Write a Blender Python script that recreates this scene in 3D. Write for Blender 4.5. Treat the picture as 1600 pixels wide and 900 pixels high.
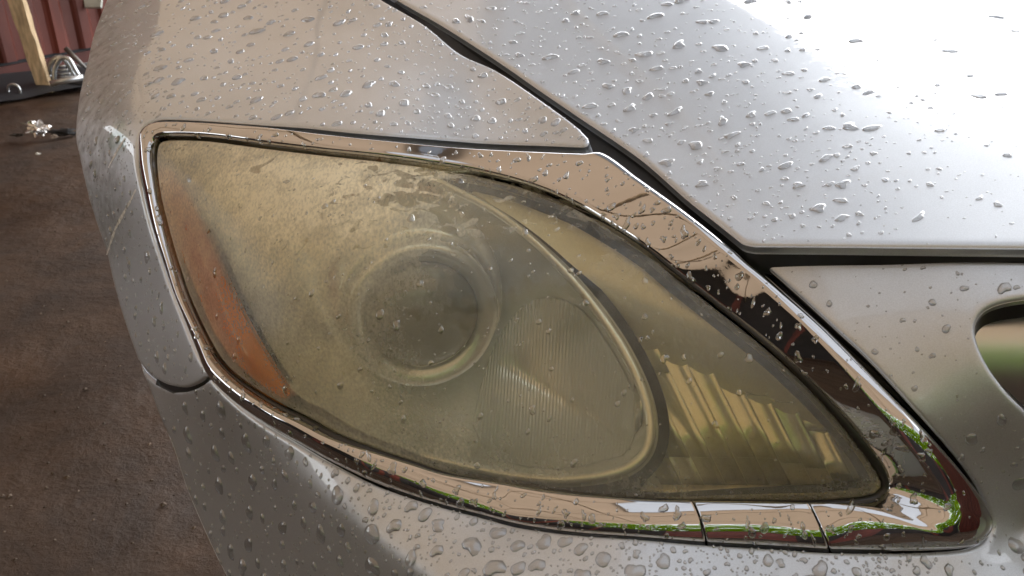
import bpy, bmesh, math, random
import numpy as np
from mathutils import Vector, Matrix, noise
from mathutils.geometry import delaunay_2d_cdt

random.seed(7)
rng = np.random.default_rng(7)
for o in list(bpy.data.objects):
    bpy.data.objects.remove(o, do_unlink=True)
scene = bpy.context.scene
COL = scene.collection
R = math.radians

# ------------------------------------------------------------------ camera
F = 4000.0 / 3.0                       # focal length in photograph pixels (30 mm on 36 mm)
PITCH = R(26.0)
CAM = np.array([0.0, 0.0, 0.95])
cam = bpy.data.cameras.new("camera")
cam.lens = 30.0
cam.sensor_width = 36.0
cam.clip_start = 0.02
cam.clip_end = 500.0
cam.dof.use_dof = True
cam.dof.focus_distance = 0.60
cam.dof.aperture_fstop = 22.0
cam_o = bpy.data.objects.new("camera", cam)
COL.objects.link(cam_o)
cam_o.location = CAM
cam_o.rotation_euler = (R(90) - PITCH, 0, 0)
scene.camera = cam_o

# ------------------------------------------------------------------ sky, sun, exposure
SUN_EL, SUN_AZ = R(52), R(35)          # azimuth measured from +Y towards +X
w = bpy.data.worlds.new("World")
scene.world = w
w.use_nodes = True
nt = w.node_tree
for n in list(nt.nodes):
    nt.nodes.remove(n)
sky = nt.nodes.new("ShaderNodeTexSky")
sky.sky_type = 'NISHITA'
sky.sun_disc = False
sky.sun_elevation = SUN_EL
sky.sun_rotation = SUN_AZ
sky.dust_density = 1.0
sky.air_density = 1.0
hs = nt.nodes.new("ShaderNodeHueSaturation")
hs.inputs["Saturation"].default_value = 0.15      # overcast: nearly white
bg = nt.nodes.new("ShaderNodeBackground")
bg.inputs["Strength"].default_value = 0.15
wo = nt.nodes.new("ShaderNodeOutputWorld")
nt.links.new(sky.outputs[0], hs.inputs["Color"])
nt.links.new(hs.outputs[0], bg.inputs[0])
nt.links.new(bg.outputs[0], wo.inputs[0])

sun = bpy.data.lights.new("sun", 'SUN')
sun.energy = 1.0
sun.angle = R(60)
sun.color = (1.0, 0.96, 0.9)
sun_o = bpy.data.objects.new("sun", sun)
COL.objects.link(sun_o)
sd = Vector((math.sin(SUN_AZ) * math.cos(SUN_EL), math.cos(SUN_AZ) * math.cos(SUN_EL), math.sin(SUN_EL)))
sun_o.rotation_euler = sd.to_track_quat('Z', 'Y').to_euler()
sun_o.location = sd * 20

vs = scene.view_settings
vs.view_transform = 'Standard'
vs.look = 'None'
vs.exposure = 2.18
vs.gamma = 1.0
vs.use_curve_mapping = False
scene.cycles.use_denoising = True
scene.cycles.max_bounces = 14
scene.cycles.transparent_max_bounces = 16
scene.cycles.transmission_bounces = 10
scene.cycles.glossy_bounces = 6
scene.cycles.blur_glossy = 0.3
scene.cycles.sample_clamp_indirect = 6.0

# ------------------------------------------------------------------ geometry helpers
cp, sp = math.cos(PITCH), math.sin(PITCH)
def rays(uv):
    uv = np.asarray(uv, float).reshape(-1, 2)
    a = (uv[:, 0] - 800.0) / F
    b = (450.0 - uv[:, 1]) / F
    return np.stack([a, cp + sp * b, -sp + cp * b], 1)
def at(uv, t):
    """points at distance t along the optical axis through photograph position uv"""
    return CAM + rays(uv) * np.asarray(t, float).reshape(-1, 1)
def on_plane(uv, p0, n):
    r = rays(uv)
    n = np.asarray(n, float)
    t = ((np.asarray(p0) - CAM) @ n) / (r @ n)
    return CAM + r * t[:, None]
def on_ground(u, v, z=0.0):
    return on_plane([(u, v)], (0, 0, z), (0, 0, 1))[0]

class TPS:
    """smooth sheet through measured (u, v, distance) points; planes stay planes"""
    def __init__(self, pts, lam=1e-4):
        p = np.array(pts, float)
        self.x = p[:, :2] / 1000.0
        n = len(p)
        K = self.k(self.x, self.x) + lam * np.eye(n)
        P = np.c_[np.ones(n), self.x]
        A = np.zeros((n + 3, n + 3))
        A[:n, :n] = K; A[:n, n:] = P; A[n:, :n] = P.T
        self.c = np.linalg.solve(A, np.r_[1.0 / p[:, 2], 0, 0, 0])
    @staticmethod
    def k(a, b):
        d2 = ((a[:, None, :] - b[None, :, :]) ** 2).sum(-1)
        return 0.5 * d2 * np.log(d2 + 1e-12)
    def __call__(self, uv):
        q = np.asarray(uv, float).reshape(-1, 2) / 1000.0
        n = len(self.x)
        out = np.empty(len(q))
        for i in range(0, len(q), 4000):
            s = q[i:i + 4000]
            out[i:i + 4000] = self.k(s, self.x) @ self.c[:n] + self.c[n] + s @ self.c[n + 1:]
        return 1.0 / out

def spline(pts, step=6.0, closed=False):
    """Catmull-Rom through pts, resampled evenly"""
    P = np.array(pts, float)
    n = len(P)
    if n == 2 and not closed:
        dense = np.array([P[0] + (P[1] - P[0]) * s for s in np.linspace(0, 1, 50)])
    else:
        ext = np.vstack([P[-1], P, P[0], P[1]]) if closed else np.vstack([2 * P[0] - P[1], P, 2 * P[-1] - P[-2]])
        dense = []
        for i in range(n if closed else n - 1):
            p0, p1, p2, p3 = ext[i], ext[i + 1], ext[i + 2], ext[i + 3]
            d = max(np.linalg.norm(p2 - p1), 1e-6)
            m1 = (p2 - p0) / max(np.linalg.norm(p2 - p0), 1e-6) * d
            m2 = (p3 - p1) / max(np.linalg.norm(p3 - p1), 1e-6) * d
            for s in np.linspace(0, 1, 24, endpoint=False):
                h1 = 2*s**3 - 3*s*s + 1; h2 = s**3 - 2*s*s + s; h3 = -2*s**3 + 3*s*s; h4 = s**3 - s*s
                dense.append(h1 * p1 + h2 * m1 + h3 * p2 + h4 * m2)
        dense.append(P[0] if closed else P[-1])
        dense = np.array(dense)
    L = np.r_[0, np.cumsum(np.linalg.norm(np.diff(dense, axis=0), axis=1))]
    k = max(2, int(round(L[-1] / step)) + 1)
    s = np.linspace(0, L[-1], k)
    return np.stack([np.interp(s, L, dense[:, j]) for j in range(dense.shape[1])], 1)

def outline(*segs, step=6.0):
    """closed outline from smooth segments; corners where segments meet"""
    out = []
    for s in segs:
        out.append(spline(s, step)[:-1])
    return np.vstack(out)

def inside(pts, poly):
    x, y = pts[:, 0], pts[:, 1]
    c = np.zeros(len(pts), bool)
    j = len(poly) - 1
    for i in range(len(poly)):
        xi, yi = poly[i]; xj, yj = poly[j]
        if yi != yj:
            m = ((yi > y) != (yj > y)) & (x < (xj - xi) * (y - yi) / (yj - yi) + xi)
            c ^= m
        j = i
    return c

def dist_line(pts, line, closed=True):
    """distance of each point to a polyline, plus the side it is on (+ = right hand of travel in image)"""
    A = np.asarray(line, float)
    B = np.roll(A, -1, 0) if closed else A[1:]
    A = A if closed else A[:-1]
    best = np.full(len(pts), 1e9)
    side = np.zeros(len(pts))
    for i in range(0, len(pts), 2000):
        p = pts[i:i + 2000, None, :]
        ab = (B - A)[None]
        t = np.clip(((p - A[None]) * ab).sum(-1) / np.maximum((ab ** 2).sum(-1), 1e-9), 0, 1)
        q = A[None] + ab * t[..., None]
        d = np.sqrt(((p - q) ** 2).sum(-1))
        k = d.argmin(1)
        r = np.arange(len(k))
        best[i:i + 2000] = d[r, k]
        ab_k = (B - A)[k]
        v = pts[i:i + 2000] - A[k]
        side[i:i + 2000] = np.sign(ab_k[:, 0] * v[:, 1] - ab_k[:, 1] * v[:, 0])
    return best, side

def base_normals(uv, depth):
    e = 1.5
    uv = np.asarray(uv, float)
    px = at(uv + [e, 0], depth(uv + [e, 0])) - at(uv - [e, 0], depth(uv - [e, 0]))
    py = at(uv + [0, e], depth(uv + [0, e])) - at(uv - [0, e], depth(uv - [0, e]))
    n = np.cross(py, px)
    n /= np.linalg.norm(n, axis=1)[:, None] + 1e-12
    s = np.sign((n * rays(uv)).sum(1))
    return -n * s[:, None]

def mesh_obj(name, verts, faces, mat, parent=None, smooth=True, attrs=None):
    me = bpy.data.meshes.new(name)
    me.from_pydata([tuple(map(float, v)) for v in verts], [], [tuple(map(int, f)) for f in faces])
    me.update()
    if smooth:
        me.polygons.foreach_set("use_smooth", [True] * len(me.polygons))
    if attrs:
        for k, val in attrs.items():
            at_ = me.attributes.new(k, 'FLOAT', 'POINT')
            at_.data.foreach_set("value", np.asarray(val, dtype=np.float32))
    if mat is not None:
        me.materials.append(mat)
    o = bpy.data.objects.new(name, me)
    COL.objects.link(o)
    if parent is not None:
        o.parent = parent
    return o

def tag(o, label=None, cat=None, group=None, kind=None):
    if label: o["label"] = label
    if cat: o["category"] = cat
    if group: o["group"] = group
    if kind: o["kind"] = kind
    return o

def empty(name, loc):
    e = bpy.data.objects.new(name, None)
    COL.objects.link(e)
    e.location = loc
    return e

def panel(name, poly, depth, mat, parent=None, grid=11.0, roll=0.0025, skirt=(0.004, 0.014),
          attr=None, rear=None, rear_test=None):
    """a pressed sheet: outline filled with a fine grid, rolled edge, flange turned back into the gap"""
    poly = np.asarray(poly, float)
    nb = len(poly)
    area = 0.5 * np.sum(poly[:, 0] * np.roll(poly[:, 1], -1) - np.roll(poly[:, 0], -1) * poly[:, 1])
    tan = np.roll(poly, -1, 0) - np.roll(poly, 1, 0)
    tan /= np.linalg.norm(tan, axis=1)[:, None] + 1e-9
    nrm = np.stack([-tan[:, 1], tan[:, 0]], 1) * (1 if area > 0 else -1)
    pts = [poly]
    for off in ((0.8, 2.0, 3.6, 5.6, 8.0) if roll > 0 else (4.0,)):
        q = poly + nrm * off
        q = q[inside(q, poly)]
        d, _ = dist_line(q, poly)
        pts.append(q[d > off * 0.9])
    lo, hi = poly.min(0), poly.max(0)
    gx, gy = np.meshgrid(np.arange(lo[0], hi[0], grid), np.arange(lo[1], hi[1], grid))
    gx = gx + (np.arange(gx.shape[0]) % 2)[:, None] * grid * 0.5
    g = np.stack([gx.ravel(), gy.ravel()], 1)
    g = g[inside(g, poly)]
    d, _ = dist_line(g, poly)
    pts.append(g[d > (10.0 if roll > 0 else 6.0)])
    P = np.vstack(pts)
    edges = [(i, (i + 1) % nb) for i in range(nb)]
    vo, eo, fo, ov, oe, of = delaunay_2d_cdt([Vector(p) for p in P], edges, [], 0, 1e-5)
    V = np.array([(v[0], v[1]) for v in vo])
    T = np.array(fo)
    cen = V[T].mean(1)
    T = T[inside(cen, poly)]
    newid = {}
    for i, src in enumerate(ov):
        for s in src:
            newid[s] = i
    loop = [newid[i] for i in range(nb)]
    t = depth(V)
    d, _ = dist_line(V, poly)
    if roll > 0:
        rp = roll * F / t
        x = np.clip(1 - d / rp, 0, 1)
        lift = roll * (1 - np.sqrt(np.clip(1 - x * x, 0, 1)))
        N = base_normals(V, depth)
        P3 = at(V, t) - N * lift[:, None] * 0.9
    else:
        N = base_normals(V, depth)
        P3 = at(V, t)
    verts = [tuple(p) for p in P3]
    faces = [tuple(f) for f in T]
    # orient faces towards the camera
    f0 = []
    for f in faces:
        a, b, c = (P3[i] for i in f)
        n = np.cross(b - a, c - a)
        f0.append(f if n @ (CAM - a) > 0 else (f[0], f[2], f[1]))
    faces = f0
    vals = None
    if attr is not None:
        vals = {k: list(fn(V)) for k, fn in attr.items()}
    prev = loop
    uvs = {li: tuple(V[li]) for li in loop}
    for step in skirt:
        cur = []
        for li in loop:
            p = P3[li] - N[li] * step * (min(1.0, max(0.04, (V[li][0] - 205) / 90)) if rear is not None else 1.0)
            if rear is not None and rear_test(V[li]):
                p = P3[li] + np.asarray(rear) * (step / skirt[-1])
            uvs[len(verts)] = tuple(V[li])
            cur.append(len(verts)); verts.append(tuple(p))
            if vals:
                for k in vals: vals[k].append(vals[k][li])
        for i in range(nb):
            j = (i + 1) % nb
            q = (prev[i], prev[j], cur[j], cur[i])
            faces.append(q if area < 0 else q[::-1])
        prev = cur
    o = mesh_obj(name, verts, faces, mat, parent, True, vals)
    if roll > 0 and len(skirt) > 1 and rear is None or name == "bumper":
        o.data.materials.append(M['black'])  # painted flange blackened to stand for the shade deep in the gap
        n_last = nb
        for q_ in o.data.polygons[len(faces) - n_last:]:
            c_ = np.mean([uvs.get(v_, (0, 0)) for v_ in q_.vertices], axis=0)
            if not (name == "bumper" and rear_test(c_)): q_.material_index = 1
    return o

def tube(points, radius, seg=8, caps=True):
    """swept tube; radius a number or a list"""
    pts = [Vector(p) for p in points]
    rad = radius if hasattr(radius, '__len__') else [radius] * len(pts)
    V, Fc = [], []
    up = Vector((0, 0, 1))
    for i, p in enumerate(pts):
        t = (pts[min(i + 1, len(pts) - 1)] - pts[max(i - 1, 0)]).normalized()
        a = t.cross(up)
        if a.length < 1e-3: a = t.cross(Vector((1, 0, 0)))
        a.normalize(); b = t.cross(a)
        for k in range(seg):
            th = 2 * math.pi * k / seg
            V.append(p + (a * math.cos(th) + b * math.sin(th)) * rad[i])
    for i in range(len(pts) - 1):
        for k in range(seg):
            Fc.append((i*seg+k, i*seg+(k+1) % seg, (i+1)*seg+(k+1) % seg, (i+1)*seg+k))
    if caps:
        Fc.append(tuple(range(seg))[::-1]); Fc.append(tuple(range((len(pts)-1)*seg, len(pts)*seg)))
    return V, Fc

def bar(p, q, w, h, side=Vector((1, 0, 0)), jitter=0.0, n=1):
    """rectangular bar from p to q, w along side, h across"""
    p, q = Vector(p), Vector(q)
    ax = (q - p).normalized()
    s = (Vector(side) - ax * ax.dot(Vector(side))).normalized()
    t = ax.cross(s)
    V, Fc = [], []
    for i in range(n + 1):
        c = p.lerp(q, i / n)
        for a, b in ((-1, -1), (1, -1), (1, 1), (-1, 1)):
            V.append(c + s * (a * w / 2 + random.uniform(-jitter, jitter)) + t * (b * h / 2 + random.uniform(-jitter, jitter)))
    for i in range(n):
        for k in range(4):
            Fc.append((i*4+k, i*4+(k+1) % 4, i*4+4+(k+1) % 4, i*4+4+k))
    Fc += [(3, 2, 1, 0), (n*4, n*4+1, n*4+2, n*4+3)]
    return V, Fc

# ------------------------------------------------------------------ materials
def new_mat(name):
    m = bpy.data.materials.new(name)
    m.use_nodes = True
    t = m.node_tree
    for n in list(t.nodes): t.nodes.remove(n)
    out = t.nodes.new("ShaderNodeOutputMaterial")
    return m, t, out
def N(t, kind, **kw):
    n = t.nodes.new(kind)
    for k, v in kw.items():
        if k in n.inputs: n.inputs[k].default_value = v
        else: setattr(n, k, v)
    return n
def L(t, a, b): t.links.new(a, b)
def principled(name, color, rough=0.5, metal=0.0, coat=0.0, coat_rough=0.03, noise_scale=None, noise_amt=0.15,
               bump=0.0, bump_scale=None, coords="Object", trans=0.0, ior=1.45, stretch=None, detail=5.0):
    m, t, out = new_mat(name)
    p = N(t, "ShaderNodeBsdfPrincipled")
    p.inputs["Base Color"].default_value = (*color, 1)
    p.inputs["Roughness"].default_value = rough
    p.inputs["Metallic"].default_value = metal
    p.inputs["Coat Weight"].default_value = coat
    p.inputs["Coat Roughness"].default_value = coat_rough
    p.inputs["Transmission Weight"].default_value = trans
    p.inputs["IOR"].default_value = ior
    L(t, p.outputs[0], out.inputs[0])
    tc = N(t, "ShaderNodeTexCoord")
    src = tc.outputs[coords]
    if stretch:
        mp = N(t, "ShaderNodeMapping"); mp.inputs["Scale"].default_value = stretch
        L(t, src, mp.inputs[0]); src = mp.outputs[0]
    if noise_scale:
        n = N(t, "ShaderNodeTexNoise"); n.inputs["Scale"].default_value = noise_scale; n.inputs["Detail"].default_value = detail
        L(t, src, n.inputs["Vector"])
        r = N(t, "ShaderNodeMapRange"); r.inputs[1].default_value = 0.3; r.inputs[2].default_value = 0.7
        r.inputs[3].default_value = 1 - noise_amt; r.inputs[4].default_value = 1 + noise_amt
        L(t, n.outputs[0], r.inputs[0])
        mx = N(t, "ShaderNodeVectorMath", operation='SCALE')
        mx.inputs[0].default_value = color
        L(t, r.outputs[0], mx.inputs["Scale"]); L(t, mx.outputs[0], p.inputs["Base Color"])
    if bump > 0:
        n2 = N(t, "ShaderNodeTexNoise"); n2.inputs["Scale"].default_value = bump_scale or 50; n2.inputs["Detail"].default_value = 6
        L(t, src, n2.inputs["Vector"])
        b = N(t, "ShaderNodeBump"); b.inputs["Strength"].default_value = bump; b.inputs["Distance"].default_value = 0.01
        L(t, n2.outputs[0], b.inputs["Height"]); L(t, b.outputs[0], p.inputs["Normal"])
    return m

def paint_material(name, film=0.0, grime=False, rough=0.50):
    """silver metallic lacquer; film = thin uneven water sheet over the clear coat"""
    m, t, out = new_mat(name)
    p = N(t, "ShaderNodeBsdfPrincipled")
    p.inputs["Metallic"].default_value = 0.8
    p.inputs["Roughness"].default_value = rough
    p.inputs["Coat Weight"].default_value = 1.0
    p.inputs["Coat Roughness"].default_value = 0.035
    p.inputs["Coat IOR"].default_value = 1.5
    tc = N(t, "ShaderNodeTexCoord")
    fl = N(t, "ShaderNodeTexNoise"); fl.inputs["Scale"].default_value = 1500; fl.inputs["Detail"].default_value = 1
    L(t, tc.outputs["Object"], fl.inputs["Vector"])
    r = N(t, "ShaderNodeMapRange"); r.inputs[1].default_value = 0.3; r.inputs[2].default_value = 0.7
    r.inputs[3].default_value = 0.93; r.inputs[4].default_value = 1.06
    L(t, fl.outputs[0], r.inputs[0])
    big = N(t, "ShaderNodeTexNoise"); big.inputs["Scale"].default_value = 14; big.inputs["Detail"].default_value = 6
    L(t, tc.outputs["Object"], big.inputs["Vector"])
    r2 = N(t, "ShaderNodeMapRange"); r2.inputs[1].default_value = 0.35; r2.inputs[2].default_value = 0.7
    r2.inputs[3].default_value = 1.0; r2.inputs[4].default_value = 0.93
    L(t, big.outputs[0], r2.inputs[0])
    mu = N(t, "ShaderNodeMath", operation='MULTIPLY')
    L(t, r.outputs[0], mu.inputs[0]); L(t, r2.outputs[0], mu.inputs[1])
    sc = N(t, "ShaderNodeVectorMath", operation='SCALE'); sc.inputs[0].default_value = (0.63, 0.665, 0.71)
    L(t, mu.outputs[0], sc.inputs["Scale"])
    col = sc.outputs[0]
    if grime:                                   # scuffed corner: dull grey, traces of green and red paint
        at_ = N(t, "ShaderNodeAttribute", attribute_name="scuff")
        sn = N(t, "ShaderNodeTexNoise"); sn.inputs["Scale"].default_value = 90; sn.inputs["Detail"].default_value = 8
        L(t, tc.outputs["Object"], sn.inputs["Vector"])
        ml = N(t, "ShaderNodeMath", operation='MULTIPLY_ADD'); ml.inputs[1].default_value = 2.2; ml.inputs[2].default_value = -0.75
        L(t, sn.outputs[0], ml.inputs[0])
        m2 = N(t, "ShaderNodeMath", operation='MULTIPLY', use_clamp=True)
        L(t, ml.outputs[0], m2.inputs[0]); L(t, at_.outputs["Fac"], m2.inputs[1])
        mix = N(t, "ShaderNodeMix", data_type='RGBA')
        L(t, m2.outputs[0], mix.inputs[0]); L(t, col, mix.inputs[6]); mix.inputs[7].default_value = (0.23, 0.23, 0.225, 1)
        col = mix.outputs[2]
        gr = N(t, "ShaderNodeAttribute", attribute_name="green")
        mix2 = N(t, "ShaderNodeMix", data_type='RGBA')
        gm = N(t, "ShaderNodeMath", operation='MULTIPLY', use_clamp=True)
        L(t, gr.outputs["Fac"], gm.inputs[0]); L(t, ml.outputs[0], gm.inputs[1])
        L(t, gm.outputs[0], mix2.inputs[0]); L(t, col, mix2.inputs[6]); mix2.inputs[7].default_value = (0.22, 0.36, 0.32, 1)
        col = mix2.outputs[2]
        rr = N(t, "ShaderNodeMapRange"); rr.inputs[3].default_value = rough; rr.inputs[4].default_value = 0.6
        L(t, m2.outputs[0], rr.inputs[0]); L(t, rr.outputs[0], p.inputs["Roughness"])
        cw = N(t, "ShaderNodeMapRange"); cw.inputs[3].default_value = 1.0; cw.inputs[4].default_value = 0.35
        L(t, m2.outputs[0], cw.inputs[0]); L(t, cw.outputs[0], p.inputs["Coat Weight"])
    L(t, col, p.inputs["Base Color"])
    if film > 0:
        fn = N(t, "ShaderNodeTexNoise"); fn.inputs["Scale"].default_value = 55; fn.inputs["Detail"].default_value = 4
        fn.inputs["Distortion"].default_value = 1.2
        L(t, tc.outputs["Object"], fn.inputs["Vector"])
        fr = N(t, "ShaderNodeValToRGB")
        fr.color_ramp.elements[0].position = 0.46; fr.color_ramp.elements[1].position = 0.56
        L(t, fn.outputs[0], fr.inputs[0])
        wa = N(t, "ShaderNodeAttribute", attribute_name="wet")
        wm = N(t, "ShaderNodeMath", operation='MULTIPLY')
        L(t, fr.outputs[0], wm.inputs[0]); L(t, wa.outputs["Fac"], wm.inputs[1])
        b = N(t, "ShaderNodeBump"); b.inputs["Strength"].default_value = film; b.inputs["Distance"].default_value = 0.0006
        L(t, wm.outputs[0], b.inputs["Height"])
        L(t, b.outputs[0], p.inputs["Coat Normal"])
    L(t, p.outputs[0], out.inputs[0])
    return m

M = {}
M['paint'] = paint_material("silver_paint")
M['paint_hood'] = paint_material("silver_paint_wet", film=0.06)
M['paint_fender'] = paint_material("silver_paint_scuffed", grime=True)
M['chrome'] = principled("chrome", (0.60, 0.60, 0.61), rough=0.03, metal=1.0, bump=0.006, bump_scale=45)
M['chrome_satin'] = principled("chrome_satin", (0.72, 0.71, 0.69), rough=0.28, metal=1.0)
M['black'] = principled("black_rubber_and_shade", (0.012, 0.013, 0.015), rough=0.45, noise_scale=60, noise_amt=0.4)
M['gasket'] = principled("gasket_rubber", (0.02, 0.02, 0.02), rough=0.4, coat=0.3)
def water_material(name, share, col, rough, metal):
    m, t, out = new_mat(name)
    g = N(t, "ShaderNodeBsdfPrincipled"); g.inputs["Transmission Weight"].default_value = 1.0
    g.inputs["Roughness"].default_value = 0.0; g.inputs["IOR"].default_value = 1.33
    p = N(t, "ShaderNodeBsdfPrincipled"); p.inputs["Base Color"].default_value = (*col, 1)
    p.inputs["Roughness"].default_value = rough; p.inputs["Metallic"].default_value = metal
    p.inputs["Coat Weight"].default_value = 1.0; p.inputs["Coat Roughness"].default_value = 0.02
    x = N(t, "ShaderNodeMixShader"); x.inputs[0].default_value = share
    L(t, g.outputs[0], x.inputs[1]); L(t, p.outputs[0], x.inputs[2]); L(t, x.outputs[0], out.inputs[0])
    return m
M['drop'] = water_material("rain_water", 0.265, (0.80, 0.81, 0.83), 0.30, 0.8)
M['drop_clear'] = water_material("rain_water_clear", 0.28, (0.70, 0.70, 0.66), 0.29, 1.0)
M['reflector'] = principled("reflector_silver", (0.80, 0.79, 0.74), rough=0.12, metal=1.0, bump=0.05, bump_scale=40)
M['bezel'] = principled("bezel_silver", (0.84, 0.87, 0.92), rough=0.2, metal=0.55, coat=0.5)
M['flutes'] = principled("fluted_silver", (0.84, 0.87, 0.92), rough=0.2, metal=0.7)
M['facet'] = principled("facet_silver", (0.88, 0.87, 0.78), rough=0.18, metal=0.5)
M['shelf'] = principled("shelf_silver", (0.80, 0.78, 0.68), rough=0.35, metal=0.4)
M['housing'] = principled("housing_grey", (0.05, 0.047, 0.042), rough=0.5)
M['amber'] = principled("amber_plastic", (0.78, 0.25, 0.035), rough=0.4, coat=0.6)
M['projector_glass'] = principled("projector_glass", (0.20, 0.21, 0.18), rough=0.08, coat=1.0, metal=0.0)
M['steel'] = principled("bright_steel", (0.55, 0.57, 0.58), rough=0.3, metal=0.8, noise_scale=20, noise_amt=0.25)
M['scratch'] = principled("scratch_primer", (0.75, 0.75, 0.74), rough=0.7, noise_scale=300, noise_amt=0.3)

def lens_material():
    """yellowed, weathered polycarbonate: clear where water fills the crazing, milky where it is dry"""
    m, t, out = new_mat("weathered_lens")
    tc = N(t, "ShaderNodeTexCoord")
    at_ = N(t, "ShaderNodeAttribute", attribute_name="haze")
    n1 = N(t, "ShaderNodeTexNoise"); n1.inputs["Scale"].default_value = 42; n1.inputs["Detail"].default_value = 9; n1.inputs["Roughness"].default_value = 0.65
    L(t, tc.outputs["Object"], n1.inputs["Vector"])
    r1 = N(t, "ShaderNodeMapRange"); r1.inputs[1].default_value = 0.3; r1.inputs[2].default_value = 0.72
    r1.inputs[3].default_value = 0.72; r1.inputs[4].default_value = 1.25
    L(t, n1.outputs[0], r1.inputs[0])
    n4 = N(t, "ShaderNodeTexNoise"); n4.inputs["Scale"].default_value = 520; n4.inputs["Detail"].default_value = 3
    mp4 = N(t, "ShaderNodeMapping"); mp4.inputs["Rotation"].default_value = (0.4, 0.2, 0.7); mp4.inputs["Scale"].default_value = (1.0, 0.35, 1.0)
    L(t, tc.outputs["Object"], mp4.inputs[0]); L(t, mp4.outputs[0], n4.inputs["Vector"])
    r4 = N(t, "ShaderNodeMapRange"); r4.inputs[1].default_value = 0.3; r4.inputs[2].default_value = 0.7; r4.inputs[3].default_value = 0.75; r4.inputs[4].default_value = 1.25
    L(t, n4.outputs[0], r4.inputs[0])
    h0 = N(t, "ShaderNodeMath", operation='MULTIPLY'); L(t, r1.outputs[0], h0.inputs[0]); L(t, r4.outputs[0], h0.inputs[1])
    hz = N(t, "ShaderNodeMath", operation='MULTIPLY'); L(t, at_.outputs["Fac"], hz.inputs[0]); L(t, h0.outputs[0], hz.inputs[1])
    # water film patches with ragged borders
    n2 = N(t, "ShaderNodeTexNoise"); n2.inputs["Scale"].default_value = 70; n2.inputs["Detail"].default_value = 3; n2.inputs["Distortion"].default_value = 0.8
    L(t, tc.outputs["Object"], n2.inputs["Vector"])
    wa = N(t, "ShaderNodeAttribute", attribute_name="wet")
    ad = N(t, "ShaderNodeMath", operation='ADD'); L(t, n2.outputs[0], ad.inputs[0]); L(t, wa.outputs["Fac"], ad.inputs[1])
    rp = N(t, "ShaderNodeMapRange"); rp.inputs[1].default_value = 0.97; rp.inputs[2].default_value = 1.04
    rp.inputs[3].default_value = 1.0; rp.inputs[4].default_value = 0.5
    L(t, ad.outputs[0], rp.inputs[0])
    h2 = N(t, "ShaderNodeMath", operation='MULTIPLY', use_clamp=True); L(t, hz.outputs[0], h2.inputs[0]); L(t, rp.outputs[0], h2.inputs[1])
    tr = N(t, "ShaderNodeBsdfTransparent")
    ya = N(t, "ShaderNodeAttribute", attribute_name="aged_reflected_yellow")
    ym = N(t, "ShaderNodeMix", data_type='RGBA'); L(t, ya.outputs["Fac"], ym.inputs[0])
    ym.inputs[6].default_value = (0.97, 0.955, 0.88, 1); ym.inputs[7].default_value = (0.97, 0.91, 0.66, 1)
    L(t, ym.outputs[2], tr.inputs[0])
    df = N(t, "ShaderNodeBsdfDiffuse")
    hc = N(t, "ShaderNodeValToRGB")
    hc.color_ramp.elements[0].position = 0.20; hc.color_ramp.elements[0].color = (0.75, 0.755, 0.71, 1)
    hc.color_ramp.elements[1].position = 0.62; hc.color_ramp.elements[1].color = (0.96, 0.855, 0.62, 1)
    L(t, hz.outputs[0], hc.inputs[0]); L(t, hc.outputs[0], df.inputs[0])
    tl = N(t, "ShaderNodeBsdfTranslucent"); tl.inputs[0].default_value = (0.80, 0.70, 0.46, 1)
    sc = N(t, "ShaderNodeMixShader"); sc.inputs[0].default_value = 0.2
    L(t, df.outputs[0], sc.inputs[1]); L(t, tl.outputs[0], sc.inputs[2])
    mx = N(t, "ShaderNodeMixShader")
    L(t, h2.outputs[0], mx.inputs[0]); L(t, tr.outputs[0], mx.inputs[1]); L(t, sc.outputs[0], mx.inputs[2])
    gl = N(t, "ShaderNodeBsdfGlossy")
    rr = N(t, "ShaderNodeMapRange"); rr.inputs[1].default_value = 0.58; rr.inputs[2].default_value = 1.0
    rr.inputs[3].default_value = 0.22; rr.inputs[4].default_value = 0.05
    L(t, rp.outputs[0], rr.inputs[0])
    rq = N(t, "ShaderNodeMapRange"); rq.inputs[1].default_value = 0.58; rq.inputs[2].default_value = 1.0
    rq.inputs[3].default_value = 0.06; rq.inputs[4].default_value = 0.36
    L(t, rp.outputs[0], rq.inputs[0]); L(t, rq.outputs[0], gl.inputs["Roughness"])
    bn = N(t, "ShaderNodeTexNoise"); bn.inputs["Scale"].default_value = 130; bn.inputs["Detail"].default_value = 5
    L(t, tc.outputs["Object"], bn.inputs["Vector"])
    bu = N(t, "ShaderNodeBump"); bu.inputs["Strength"].default_value = 0.12; bu.inputs["Distance"].default_value = 0.002
    L(t, bn.outputs[0], bu.inputs["Height"]); L(t, bu.outputs[0], gl.inputs["Normal"])
    fr = N(t, "ShaderNodeFresnel"); fr.inputs[0].default_value = 1.5
    m2 = N(t, "ShaderNodeMixShader")
    fs = N(t, "ShaderNodeMath", operation='MULTIPLY'); rz = N(t, "ShaderNodeMapRange"); rz.inputs[1].default_value = 0.58; rz.inputs[2].default_value = 1.0; rz.inputs[3].default_value = 1.0; rz.inputs[4].default_value = 0.65
    L(t, rp.outputs[0], rz.inputs[0]); L(t, fr.outputs[0], fs.inputs[0]); L(t, rz.outputs[0], fs.inputs[1])
    L(t, fs.outputs[0], m2.inputs[0]); L(t, mx.outputs[0], m2.inputs[1]); L(t, gl.outputs[0], m2.inputs[2])
    L(t, m2.outputs[0], out.inputs[0])
    return m
M['lens'] = lens_material()

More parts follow.
